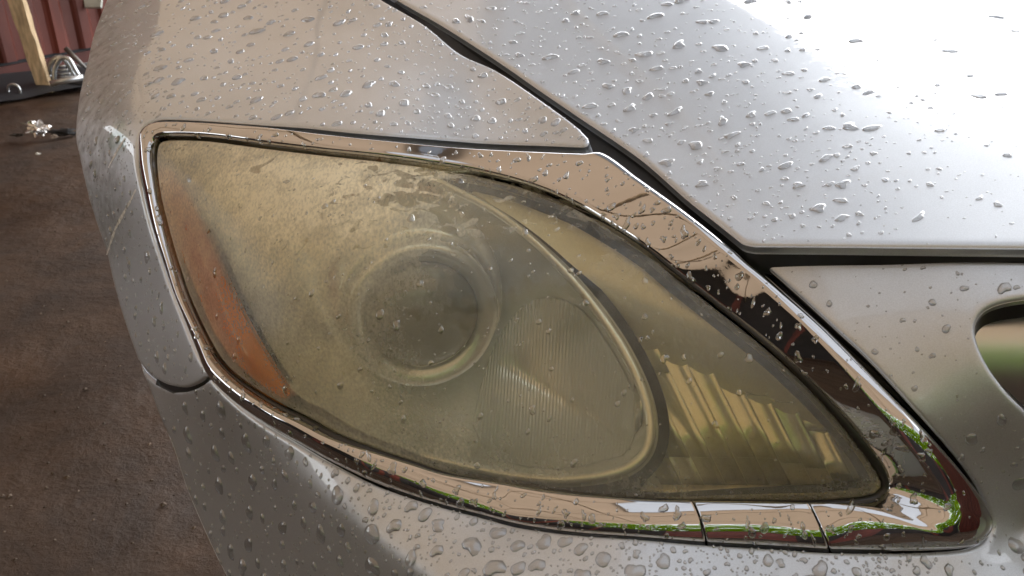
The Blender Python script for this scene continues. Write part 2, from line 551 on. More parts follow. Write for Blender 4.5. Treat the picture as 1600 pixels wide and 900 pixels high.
# ------------------------------------------------------------------ body sheets (measured distances)
BODY = TPS([
    # fender
    (165, 0, 1.22), (400, 0, 1.04), (598, 0, .95), (775, 109, .80), (920, 218, .655), (400, 193, .74), (230, 195, .80),
    (128, 200, .90), (160, 395, .885), (190, 495, .845), (290, 504, .712), (327, 588, .667), (222, 564, .80), (600, 110, .80), (380, 100, .87),
    (240, -200, 1.7), (450, -200, 1.35), (130, 100, 1.02), (200, 90, .95),
    # headlight rim
    (244, 219, .785), (240, 290, .765), (600, 235, .675), (1000, 378, .568), (1225, 558, .496), (1385, 770, .474), (1100, 800, .49),
    (800, 790, .527), (600, 730, .560), (420, 640, .617), (944, 240, .640), (1181, 421, .528), (1419, 640, .464), (1550, 830, .474), (1250, 820, .479),
    # front and lower bumper
    (1180, 405, .529), (1600, 408, .466), (1600, 470, .454), (1400, 440, .487), (1900, 415, .435), (2250, 419, .405), (2250, 700, .40), (2250, 1000, .41), (1900, 470, .425), (1600, 560, .446), (1600, 700, .459), (1440, 600, .464), (1600, 830, .484), (1900, 700, .43), (1900, 900, .455), (1600, 900, .466),
    (1300, 900, .455), (1000, 900, .464), (800, 870, .493), (700, 900, .497), (560, 760, .556), (351, 900, .66), (240, 620, .775), (300, 780, .715),
    (700, 1150, .47), (1300, 1150, .415), (1900, 1150, .43),
], lam=2e-4)
HOOD = TPS([
    (1162, 378, .522), (1600, 384, .462), (1000, 245, .64), (843, 139, .755), (625, 0, .95), (1600, 200, .5645), (1600, 0, .8165), (1100, 0, .875), (1300, 200, .61),
    (1900, 384, .435), (1900, 200, .53), (1900, 0, .79), (1900, -200, 1.30), (2250, 386, .408), (2250, 200, .50), (2250, 0, .75), (1300, -200, 1.45), (500, -200, 1.55), (900, -200, 1.5),
], lam=2e-4)

CREASE = spline([(325, 590), (378, 651), (409, 682), (449, 722), (489, 758), (538, 802), (600, 851), (667, 900), (760, 980), (900, 1150)], 10)
def bumper_depth(uv):
    uv = np.asarray(uv, float).reshape(-1, 2)
    t = BODY(uv)
    d, s = dist_line(uv, CREASE, closed=False)
    x = d * s
    wd = 5.0
    soft = wd * np.logaddexp(0, x / wd)
    t = t + 0.00030 * np.minimum(soft, 400)
    return t
def hood_depth(uv): return HOOD(uv)
GROOVE = spline([(440, -20), (540, 40), (640, 95), (740, 150), (830, 193), (900, 222)], 10)
def fender_depth(uv):
    uv = np.asarray(uv, float).reshape(-1, 2)
    d, s_ = dist_line(uv, GROOVE, closed=False)
    return BODY(uv) + 0.0022 * np.exp(-(d / 32.0) ** 2)

# chrome trim: pairs of (outer, inner) outline points
RING = np.array([
 (223,208,241,224),(234,196,247,216),(252,191.5,262,212),(319,194,325,213),(412,201,412,224),(506,213,506,235),(614,225,600,245),
 (700,233,687,257),(775,237,750,268),(850,239,812,284),(915,240,865,303),(945,241.5,900,318),(1000,282,937,339),(1076,338,1010,386),
 (1128,379,1060,427),(1181,421,1110,466),(1234,466,1165,509),(1287,513,1218,553),(1340,564,1270,602),(1397,622,1318,655),(1442,668,1352,697),
 (1490,722,1374,728),(1526,769,1386,752),(1546,805,1385,766),(1549,825,1380,772),(1538,844,1370,780),(1515,855,1355,784),(1482,860,1337,787),
 (1403,862,1300,789.5),(1298,860,1262,791),(1202,854,1165,790),(1103,848,1076,790),(987,838,990,787),(900,832,900,780),(812,820,812,768),
 (750,804,755,758),(687,788,698,747),(622,768,644,729),(569,747,590,711),(511,719,525,685),(467,694,480,660),(422,668,436,638),(378,638,392,611),
 (347,611,360,587),(326,588,340,565),(310,552,325,541),(290,500,306,503),(273,452,288,462),(258,405,272,414),(240,350,256,358),(228,300,243,303),
 (220,258,237.5,258),(219,228,238,236)], float)
LENS_EDGE = spline(RING[:, 2:], 7, closed=True)[:-1]
TRIM_EDGE = spline(RING[:, :2], 7, closed=True)[:-1]
LENS_C = np.array([760.0, 520.0])

def lens_depth(uv):
    uv = np.asarray(uv, float).reshape(-1, 2)
    d, _ = dist_line(uv, LENS_EDGE)
    ins = inside(uv, LENS_EDGE)
    return BODY(uv) + 0.004 - np.where(ins, 0.026 * (1 - np.exp(-d / 90.0)), 0)

# ------------------------------------------------------------------ the car
car = empty("silver_car", (0.1, 0.9, 0.0))
tag(car, "silver car with rain drops, chrome edged headlight and scuffed front fender", "car")
CARM = Matrix.Translation(-Vector((0.1, 0.9, 0.0)))
def to_car(o, parent=None):
    """keep world position while parenting"""
    o.parent = parent or car
    if (parent or car) is car:
        o.matrix_parent_inverse = CARM
    return o

FENDER = outline(
    [(560, -25), (598, 0), (663, 38), (719, 83), (775, 109), (843, 154), (899, 195), (914, 210)],
    [(914, 210), (920, 218), (916, 226), (905, 227)],
    [(905, 227), (862, 225), (760, 221), (682, 215), (550, 204.5), (475, 197), (400, 192), (319, 186.5), (265, 184.5), (245, 186), (229, 193), (219, 205), (215, 220)],
    [(215, 220), (214, 258), (222, 305), (234, 355), (250, 405), (266, 452), (285, 500), (305, 549), (324, 586)],
    [(324, 586), (311, 598), (287, 606), (253, 598), (227, 578), (214, 561)],
    [(214, 561), (191, 495), (177, 445), (165, 394), (148, 344), (137, 308), (124, 250), (117, 215), (120, 170), (127, 130), (135, 100), (145, 55), (155, 28), (166, 0), (195, -60), (260, -160)],
    [(260, -160), (330, -190), (400, -190)], [(400, -190), (480, -100), (560, -25)])
def scuff(V):
    d = np.clip((V[:, 0] - (205 + 0.02 * V[:, 1])) / -45, 0, 1)
    return np.clip(d * np.clip((480 - V[:, 1]) / 160, 0, 1) * 1.3, 0, 1)
def green(V):
    return np.clip(1.6 - (((V[:, 0] - 186) / 13) ** 2 + ((V[:, 1] - 213) / 24) ** 2), 0, 1.5)
fender = to_car(panel("fender", FENDER, fender_depth, M['paint_fender'], grid=10, attr={'scuff': scuff, 'green': green},
    skirt=(0.004, 0.02), rear=(-0.16, 0.50, -0.10), rear_test=lambda p: p[0] < 214 and p[1] < 558))

HOODP = outline(
    [(400, -140), (570, -35), (625, 0), (685, 34), (738, 67), (790, 101), (843, 138), (896, 174), (1000, 245), (1074, 309), (1125, 349), (1150, 369)],
    [(1150, 369), (1162, 377.5), (1180, 381)], [(1180, 381), (1340, 382), (1600, 384), (2250, 386)],
    [(2250, 386), (2250, -190)], [(2250, -190), (400, -190)], [(400, -190), (400, -140)])
def hood_wet(V):
    return np.clip((V[:, 0] - 1000) / 350, 0, 1) * np.clip((V[:, 1] + 20) / 150, 0, 1)
hood = to_car(panel("hood", HOODP, hood_depth, M['paint_hood'], grid=14, roll=0.0028, attr={'wet': hood_wet}, skirt=(0.005, 0.02)))

# bumper cover, wrapping round the lamp
low = RING[24:45, :2][::-1].copy()
low[:, 1] += np.linspace(3.0, 1.2, len(low)); low[:, 0] += np.linspace(-1, 3, len(low))
BUMPER = outline(
    [(216, 569), (227, 584), (253, 604), (287, 612.5), (312, 604), (327, 593)],
    list(map(tuple, low)),
    [tuple(low[-1]), (1551, 812), (1530, 765), (1497, 720), (1452, 668), (1408, 618), (1354, 560), (1305, 514), (1262, 474), (1220, 437), (1190, 412)],
    [(1190, 412), (1180, 405), (1192, 402.5)],
    [(1192, 402.5), (1300, 403.5), (1600, 408), (2250, 419)], [(2250, 419), (2250, 430)],
    [(2250, 430), (1700, 455), (1600, 466), (1560, 474), (1535, 487), (1523, 509), (1528, 540), (1546, 577), (1575, 616), (1600, 641), (1680, 715), (2250, 960)],
    [(2250, 960), (2250, 1150)], [(2250, 1150), (480, 1150)],
    [(480, 1150), (400, 1005), (351, 900), (333, 864), (311, 815), (289, 762), (267, 695), (249, 655), (233, 611), (216, 569)])
bumper = to_car(panel("bumper", BUMPER, bumper_depth, M['paint'], grid=11, roll=0.003, skirt=(0.004, 0.02),
    rear=(-0.10, 0.40, -0.12), rear_test=lambda p: p[0] < 352 and p[1] > 600 and p[0] < 216 + (p[1] - 566) * 0.42))

# black seals and the dark space behind the panel gaps
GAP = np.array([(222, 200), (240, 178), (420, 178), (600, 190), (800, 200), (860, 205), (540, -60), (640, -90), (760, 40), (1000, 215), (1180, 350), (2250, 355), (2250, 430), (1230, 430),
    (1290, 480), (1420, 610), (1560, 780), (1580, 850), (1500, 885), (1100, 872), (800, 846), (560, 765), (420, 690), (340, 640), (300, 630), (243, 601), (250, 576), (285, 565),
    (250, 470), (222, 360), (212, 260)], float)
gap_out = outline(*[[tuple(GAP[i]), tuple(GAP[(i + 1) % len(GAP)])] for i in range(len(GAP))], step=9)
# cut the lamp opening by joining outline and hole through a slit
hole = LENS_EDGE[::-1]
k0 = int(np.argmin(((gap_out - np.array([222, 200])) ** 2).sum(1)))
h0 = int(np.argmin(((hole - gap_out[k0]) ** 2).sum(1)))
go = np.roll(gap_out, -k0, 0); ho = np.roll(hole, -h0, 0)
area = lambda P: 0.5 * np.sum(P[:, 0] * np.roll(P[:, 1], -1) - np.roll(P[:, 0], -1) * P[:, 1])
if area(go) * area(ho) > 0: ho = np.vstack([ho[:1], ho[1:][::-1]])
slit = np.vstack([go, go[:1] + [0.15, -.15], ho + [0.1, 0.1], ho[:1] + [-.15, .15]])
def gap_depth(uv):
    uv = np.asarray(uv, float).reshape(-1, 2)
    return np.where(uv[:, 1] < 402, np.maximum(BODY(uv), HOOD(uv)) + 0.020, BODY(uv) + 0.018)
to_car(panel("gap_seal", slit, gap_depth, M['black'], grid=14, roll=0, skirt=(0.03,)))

# chrome trim, lofted between its two outlines
CR = np.interp(np.arange(len(RING)), [0, 10, 12, 16, 19, 22, 25, 28, 31, 35, 40, 46, 52], [.3, .2, .16, .22, .34, .42, .45, .42, .42, .45, .5, .5, .4])
TUBE = np.interp(np.arange(len(RING)), [0, 2, 6, 10, 22, 26, 29, 34, 38, 50, 52], [.8, .35, .15, .05, .05, .25, .55, .8, 1., 1., 1.])
TILT = np.interp(np.arange(len(RING)), [0, 10, 12, 14, 18, 23, 26, 29, 32, 38, 46, 52], [0, 0, .5, 1.5, 1.6, .8, 0, -.9, -1.1, -1.5, -1.5, -.8])
def loft_trim(name, i0, i1, parent):
    n = len(RING)
    idx = [i % n for i in range(i0, (i1 if i1 > i0 else i1 + n) + 1)]
    ctrl = np.c_[RING[idx], CR[idx], TUBE[idx], TILT[idx]]
    S = spline(ctrl, 5.0)
    prof = np.r_[np.linspace(0, 1, 25)]
    verts, faces = [], []
    m = len(S)
    cols = len(prof) + 4
    for a, row in enumerate(S):
        o, inn, c, tb = row[:2], row[2:4], row[4], row[5]
        uv = o[None] + (inn - o)[None] * prof[:, None]
        wpx = np.linalg.norm(inn - o)
        t = BODY(uv)
        wm = wpx * t.mean() / F
        # height over the body sheet
        flat = np.where(prof < c, 0.0045 * np.sin(np.clip(prof / c, 0, 1) * math.pi / 2) ** 0.8, 0.0045 - 0.0012 * (prof - c) / (1 - c))
        edge = np.minimum(np.minimum(prof, 1 - prof) * wm / 0.0018, 1.0)
        flat = flat - 0.0016 * (1 - np.sqrt(np.clip(1 - (1 - edge) ** 2, 0, 1)))
        rnd = 0.0008 + 0.55 * wm * np.sqrt(np.clip(1 - (2 * prof - 1) ** 2, 0, 1)) * 0.75
        h = flat * (1 - tb) + rnd * tb + (row[6] * 0.30 * wm * (np.minimum(1 - prof, 1 - c) - 0.5 * (1 - c)) if row[6] > 0 else row[6] * 0.32 * wm * (0.5 - prof))
        Nn = base_normals(uv, BODY)
        nn = Nn.mean(0); nn /= np.linalg.norm(nn)
        P = at(uv, t) + nn * h[:, None]
        lip = [P[0] - nn * 0.010, P[0] - nn * 0.003]
        lip2 = [P[-1] - nn * 0.003, P[-1] - nn * 0.012]
        verts += [tuple(x) for x in lip] + [tuple(x) for x in P] + [tuple(x) for x in lip2]
    for a in range(m - 1):
        for b in range(cols - 1):
            faces.append((a*cols+b, a*cols+b+1, (a+1)*cols+b+1, (a+1)*cols+b))
    faces.append(tuple(range(cols))); faces.append(tuple(range((m-1)*cols, m*cols))[::-1])
    return mesh_obj(name, verts, faces, M['chrome'], parent)
RING_SAVE = RING.copy()
trim = to_car(loft_trim("chrome_trim", 31, 29, None))
# washer cover sits between two seams: shrink its ends a little
RING[29] += [-2.2, 0, -2.0, 0]; RING[31] += [2.4, 0, 2.0, 0]
cover = to_car(loft_trim("washer_cover", 29, 31, None))
RING[:] = RING_SAVE
tag(cover, "small chrome washer cover between two seams in the lower trim")

# ------------------------------------------------------------------ headlight
lamp = empty("headlight", (0.0, 0.5, 0.70))
to_car(lamp)
bpy.context.view_layer.update()
LAMPM = lamp.matrix_world.inverted()
def to_lamp(o):
    o.parent = lamp
    o.matrix_parent_inverse = LAMPM
    return o
def inset(poly, k):
    tan = np.roll(poly, -1, 0) - np.roll(poly, 1, 0)
    tan /= np.linalg.norm(tan, axis=1)[:, None] + 1e-9
    nr = np.stack([-tan[:, 1], tan[:, 0]], 1) * (1 if area(poly) > 0 else -1)
    q = poly + nr * k
    d, _ = dist_line(q, poly)
    return q[(d > abs(k) * 0.8)]
def haze_amt(V):
    u, v = V[:, 0], V[:, 1]
    h = 0.29 + 0.0 * u
    h += 0.62 * np.exp(-(((u - 470) / 300) ** 2 + ((v - 290) / 130) ** 2))
    h += 0.16 * np.exp(-(((u - 520) / 300) ** 2 + ((v - 600) / 180) ** 2))
    h -= 0.27 * np.exp(-(((u - 780) / 230) ** 2 + ((v - 515) / 180) ** 2))
    ax_ = 262 + (v - 262) * 0.42
    h -= 0.22 * np.exp(-((u - ax_ - 12) / 45) ** 2) * np.clip((v - 250) / 90, 0, 1) * np.clip((690 - v) / 90, 0, 1)
    h -= 0.14 * np.exp(-(((u - 1160) / 200) ** 2 + ((v - 640) / 150) ** 2))
    h -= 0.15 * np.exp(-(((u - 665) / 60) ** 2 + ((v - 345) / 35) ** 2))
    return np.clip(h, 0.10, 0.9)
def wet_amt(V):
    u, v = V[:, 0], V[:, 1]
    wv = 0.30 + 0.40 * np.exp(-(((u - 800) / 140) ** 2 + ((v - 410) / 110) ** 2))
    wv += 0.22 * np.exp(-(((u - 700) / 200) ** 2 + ((v - 290) / 50) ** 2))
    wv += 0.15 * np.exp(-(((u - 980) / 120) ** 2 + ((v - 420) / 160) ** 2))
    return wv
def yellow_amt(V):
    u, v = V[:, 0], V[:, 1]
    return np.clip(0.9 - 0.8 * np.exp(-(((u - 800) / 190) ** 2 + ((v - 540) / 190) ** 2)), 0, 1)  # yellowed plastic plus a painted-in greenery reflection over the right chamber
LENSP = inset(LENS_EDGE, 4.5)
lens = to_lamp(panel("lens", LENSP, lens_depth, M['lens'], grid=8, roll=0.004, skirt=(0.006, 0.014), attr={'haze': haze_amt, 'wet': wet_amt, 'aged_reflected_yellow': yellow_amt}))
tag(lens, "yellowed weathered clear plastic lens with water film patches")

def lens_edge_dist(uv):
    d, _ = dist_line(uv, LENS_EDGE)
    return np.where(inside(uv, LENS_EDGE), d, 0)
def housing_depth(uv):
    uv = np.asarray(uv, float).reshape(-1, 2)
    return BODY(uv) + 0.018 + 0.115 * (1 - np.exp(-lens_edge_dist(uv) / 35.0))
to_lamp(panel("housing", inset(LENS_EDGE, 1.0), housing_depth, M['housing'], grid=16, roll=0, skirt=(0.004,)))

# left bezel: smooth silvered shell that opens into the low-beam bowl
BOWL = outline([(640, 262), (715, 300), (780, 335), (850, 392), (910, 455), (960, 522), (992, 580), (1012, 635), (1016, 680), (1004, 712), (972, 735), (900, 748), (830, 746), (760, 735), (660, 712)],
               [(660, 712), (560, 672), (470, 618), (400, 540), (350, 450), (322, 370), (312, 310), (330, 262), (380, 240), (450, 240), (550, 248), (640, 262)])
PC = np.array([660.0, 490.0])
def bowl_depth(uv):
    uv = np.asarray(uv, float).reshape(-1, 2)
    d, _ = dist_line(uv, BOWL)
    d = np.where(inside(uv, BOWL), d, 0)
    s = np.clip(d / 190.0, 0, 1)
    return BODY(uv) + 0.022 + 0.098 * np.sin(s * math.pi / 2) ** 0.9
bowl = to_lamp(panel("reflector_bowl", BOWL, bowl_depth, M['bezel'], grid=10, roll=0.002, skirt=(0.004, 0.012)))
# rim of the bowl
def along(uv, depth): return [tuple(p) for p in at(uv, depth(uv))]
RIM = spline([(640, 262), (715, 300), (780, 335), (850, 392), (910, 455), (960, 522), (992, 580), (1012, 635), (1016, 680), (1004, 712), (972, 735), (900, 748), (830, 746), (760, 735), (660, 712)], 8)
tv, tf = tube([at([p], BODY([p]) + 0.020)[0] for p in RIM], 0.0034, 10)
to_lamp(mesh_obj("bowl_rim", tv, tf, M['bezel']))

# fluted reflector in the lower right of the bowl: fine upright ribs on a curved shell
FL = outline([(745, 600), (775, 520), (830, 468), (890, 476), (938, 530), (975, 595), (993, 650), (994, 690), (980, 712)],
             [(980, 712), (900, 731), (830, 729), (770, 715)], [(770, 715), (745, 660), (745, 600)])
fv, ff = [], []
nu, nv = 150, 26
us = np.linspace(745, 1002, nu * 1)
vv_ = np.arange(460, 740, 1.0)
uvl, extra = [], []
for i, u in enumerate(us):
    col = vv_[inside(np.stack([np.full(len(vv_), u), vv_], 1), FL)]
    if len(col) < 2: col = [600, 601]
    v0, v1 = col[0], col[-1]
    for j in range(nv):
        s = j / (nv - 1)
        uvl.append((u + (s - 0.5) * -14, v0 + (v1 - v0) * s))
        extra.append(-0.0014 - 0.0035 * math.sin(s * math.pi) * math.sin(min(1, max(0, (u - 745) / 257)) * math.pi)
                     + 0.0005 * (1 if i % 3 == 0 else (0.2 if i % 3 == 1 else -0.4)))
uvl = np.array(uvl)
fv = list(at(uvl, bowl_depth(uvl) + np.array(extra)))
for i in range(nu - 1):
    for j in range(nv - 1):
        ff.append((i*nv+j, i*nv+j+1, (i+1)*nv+j+1, (i+1)*nv+j))
to_lamp(mesh_obj("fluted_reflector", fv, ff, M['flutes'], smooth=True))

# projector: ring, glass dome, shroud
pc3 = at([PC], lens_depth([PC]) + 0.060)[0]
axis = Vector((0.22, -0.93, 0.12)).normalized()
def lathe(name, prof, mat, seg=48):
    q = axis.to_track_quat('Z', 'Y')
    V, Fc = [], []
    for r, h in prof:
        for k in range(seg):
            th = 2 * math.pi * k / seg
            V.append(Vector(pc3) + q @ Vector((r * math.cos(th), r * math.sin(th), h)))
    for i in range(len(prof) - 1):
        for k in range(seg):
            Fc.append((i*seg+k, i*seg+(k+1) % seg, (i+1)*seg+(k+1) % seg, (i+1)*seg+k))
    return to_lamp(mesh_obj(name, V, Fc, mat))
lathe("projector_lens", [(0.0415 * math.sin(a), 0.0415 * math.cos(a) * 0.55) for a in np.linspace(0.001, math.pi / 2, 14)], M['projector_glass'])
lathe("projector_ring", [(0.0405, -0.004), (0.0405, 0.003), (0.042, 0.005), (0.050, 0.010), (0.054, 0.0095), (0.056, 0.004), (0.056, -0.012)], M['bezel'])
lathe("projector_shroud", [(0.054, -0.010), (0.058, -0.006), (0.062, -0.012), (0.070, -0.035), (0.074, -0.07)], M['bezel'])

# amber turn-signal strip along the outer edge
AMB = outline([(247, 262), (262, 262), (290, 300), (322, 370), (352, 440), (387, 510), (422, 570), (454, 618)],
              [(452, 618), (440, 628), (400, 598), (360, 560), (330, 515)], [(330, 515), (305, 455), (280, 395), (258, 335), (247, 262)])
def amber_depth(uv):
    uv = np.asarray(uv, float).reshape(-1, 2)
    d, _ = dist_line(uv, AMB)
    return BODY(uv) + 0.016 - 0.006 * np.clip(d / 25, 0, 1)
to_lamp(tag(panel("turn_signal", AMB, amber_depth, M['amber'], grid=9, roll=0.002, skirt=(0.004, 0.01)), "orange strip along the outer edge of the headlight"))

# inner chamber on the right: plain shelf above, stepped facets below
CH = outline([(690, 266), (780, 292), (860, 322), (940, 366), (1010, 412), (1100, 484), (1200, 568), (1290, 655), (1345, 720), (1362, 755)],
             [(1362, 755), (1335, 772), (1250, 779), (1100, 778), (1000, 765)], [(1000, 765), (1024, 720), (1026, 670), (1008, 590), (962, 512), (905, 440), (845, 382), (780, 330), (690, 266)])
def shelf_depth(uv):
    uv = np.asarray(uv, float).reshape(-1, 2)
    return BODY(uv) + 0.028 + 0.036 * np.clip((uv[:, 1] - 0.45 * (uv[:, 0] - 960) - 440) / 110, 0, 1) ** 1.5
to_lamp(panel("reflector_shelf", CH, shelf_depth, M['shelf'], grid=10, roll=0.002, skirt=(0.004, 0.02)))
# facets: slanted columns, each tilted
col_dir = np.array([0.50, 1.0])           # direction of the columns in the picture
rows = 5
chamber = np.vstack([spline([(962, 515), (1070, 470), (1150, 535), (1230, 605), (1300, 675), (1345, 725), (1358, 752), (1330, 770), (1250, 776), (1100, 778), (1000, 770), (1022, 720), (1024, 670), (1005, 590), (962, 515)], 8)[:-1]])
facet_mesh = None
for ci in range(16):
    u0c = 880 + ci * 34.0
    ui = (u0c - 475.6) / 0.545                      # where this column meets the upper wall of the chamber
    v_top = 452.0 if ui < 1046 else 452.0 + (ui - u0c) / 0.5
    tot = 757.0 - v_top
    if tot < 34: continue
    fr_ = [(.34, .52, .14), (.26, .60, .14), (.42, .44, .14), (.30, .56, .14)][ci % 4]
    seg_l = [f_ * tot for f_ in fr_]
    for ri in range(3):
        ln = seg_l[ri]
        base = np.array([880 + ci * 34.0 + (v_top - 452) * 0.5, v_top])
        v_top += ln
        q = np.array([base, base + [34, 1.0], base + [34 + ln * 0.5, 1.0 + ln], base + [ln * 0.5, ln]])
        c = q.mean(0)
        if not inside(c[None], chamber)[0] or inside(q, chamber).sum() < 1: continue
        q = c + (q - c) * 0.998
        d0 = BODY(q) + 0.050 + 0.0003 * (c[1] - 600) * 0.0
        tilt = random.uniform(-0.004, 0.004) + (0.004 if ri == 0 else (-0.006 if ri == 2 else 0))
        d0 = d0 + np.array([0.0016, -0.0020, -0.0020, 0.0016]) + np.array([1, 1, -1, -1]) * (0.001 + tilt)
        # slightly cushioned facet: 3x3 points
        V, Fc = [], []
        for a in range(4):
            for b in range(4):
                s, r_ = a / 3, b / 3
                p = (q[0]*(1-s)*(1-r_) + q[1]*s*(1-r_) + q[2]*s*r_ + q[3]*(1-s)*r_)
                t = (d0[0]*(1-s)*(1-r_) + d0[1]*s*(1-r_) + d0[2]*s*r_ + d0[3]*(1-s)*r_) + 0.0020 * math.sin(s*math.pi)
                V.append(at([p], t)[0])
        for a in range(3):
            for b in range(3):
                Fc.append((a*4+b, a*4+b+1, a*4+b+5, a*4+b+4))
        # step wall turned back at the right and lower sides
        k = len(V)
        back = rays([c])[0] * 0.02
        for idx in (12, 13, 14, 15, 11, 7, 3): V.append(V[idx] + back)
        ring_ = (12, 13, 14, 15, 11, 7, 3)
        for z in range(6): Fc.append((ring_[z], ring_[z+1], k+z+1, k+z))
        to_lamp(mesh_obj("reflector_facet", V, Fc, M['facet']))

# black gasket round the lens
gv, gf = tube([at([p], BODY([p]) + 0.004)[0] for p in np.vstack([LENS_EDGE, LENS_EDGE[:1]])], [0.0018 + 0.0020 * min(1, max(0, (p[1] - 520) / 180)) for p in np.vstack([LENS_EDGE, LENS_EDGE[:1]])], 8, caps=False)
to_lamp(mesh_obj("gasket", gv, gf, M['gasket']))

# grille bar in the opening at the right
GR = np.array([(1480, 430), (2250, 395), (2250, 1000), (1700, 800), (1560, 690), (1490, 560)], float)
G0 = at([(1560, 560)], BODY([(1560, 560)]) + 0.032)[0]
def grille_depth(uv):
    uv = np.asarray(uv, float).reshape(-1, 2)
    n_ = np.array([0.0, -0.90, 0.43]); r_ = rays(uv)
    return ((G0 - CAM) @ n_) / (r_ @ n_) + 0.0000009 * (uv[:, 1] - 560) ** 2
to_car(panel("grille", outline(list(map(tuple, GR[:3])), list(map(tuple, GR[2:])), [tuple(GR[-1]), tuple(GR[0])], step=10), grille_depth, M['chrome_satin'], grid=14, roll=0, skirt=(0.02,)))

# scratches on the scuffed corner
for pts, wd in ([[(212, 296), (203, 315), (194, 331), (186, 346), (180, 358), (173, 378), (167, 398)], 2.3], [[(195, 216), (187, 229), (179, 243), (169, 262)], 1.6]):
    ln = spline(pts, 3)
    tn = np.gradient(ln, axis=0); tn /= np.linalg.norm(tn, axis=1)[:, None]
    nr = np.stack([-tn[:, 1], tn[:, 0]], 1)
    wv = wd * (0.5 + 0.5 * np.sin(np.linspace(0, math.pi, len(ln)))) * rng.uniform(0.5, 1.2, len(ln))
    Lr = ln + nr * wv[:, None]; Rr = ln - nr * wv[:, None]
    V = list(at(Lr, BODY(Lr) - 0.0006)) + list(at(Rr, BODY(Rr) - 0.0006))
    n = len(ln)
    s_ = mesh_obj("scratch", V, [(i, i+1, n+i+1, n+i) for i in range(n-1)], M['scratch'])
    s_.parent = fender; s_.matrix_parent_inverse = CARM @ Matrix.Identity(4) if False else Matrix.Identity(4)
    bpy.context.view_layer.update()
    s_.matrix_parent_inverse = fender.matrix_world.inverted()

# ------------------------------------------------------------------ rain
drop_meshes = []
def drop_shape(irregular, seed):
    rr = np.random.default_rng(seed)
    seg, rings = 14, 4
    ph = rr.uniform(0, 2 * math.pi, 4)
    am = np.array([0.16, 0.10, 0.07, 0.04]) * irregular
    V = []
    for k in range(rings + 1):
        rho = [1.0, 0.93, 0.74, 0.42, 0.0][k]
        h = (1 - rho ** 2.2) ** 0.72
        if k == rings:
            V.append((0, 0, 1.0)); break
        for j in range(seg):
            th = 2 * math.pi * j / seg
            f = 1 + sum(am[i] * math.cos((i + 2) * th + ph[i]) for i in range(4))
            f *= 1 + 0.10 * math.cos(th)          # fuller at the downhill end
            V.append((rho * f * math.cos(th), rho * f * math.sin(th), h))
    Fc = []
    for k in range(rings - 1):
        for j in range(seg):
            Fc.append((k*seg+j, k*seg+(j+1) % seg, (k+1)*seg+(j+1) % seg, (k+1)*seg+j))
    top = rings * seg
    for j in range(seg):
        Fc.append(((rings-1)*seg+j, (rings-1)*seg+(j+1) % seg, top))
    return np.array(V), Fc
SHAPES = [drop_shape(0.5 + 0.2 * i, 100 + i) for i in range(5)] + [drop_shape(1.2 + 0.25 * i, 200 + i) for i in range(6)]
SMALL = []
for i in range(4):                      # light version for the fine spray
    seg = 8; V = []
    for rho, h in ((1.0, 0.0), (0.8, 0.55)):
        for j in range(seg):
            th = 2 * math.pi * j / seg; f = 1 + 0.12 * math.cos(2 * th + i) + 0.08 * math.cos(3 * th + 2 * i)
            V.append((rho * f * math.cos(th), rho * f * math.sin(th), h))
    V.append((0, 0, 1.0))
    Fc = [(j, (j+1) % 8, 8 + (j+1) % 8, 8 + j) for j in range(8)] + [(8 + j, 8 + (j+1) % 8, 16) for j in range(8)]
    SMALL.append((np.array(V), Fc))

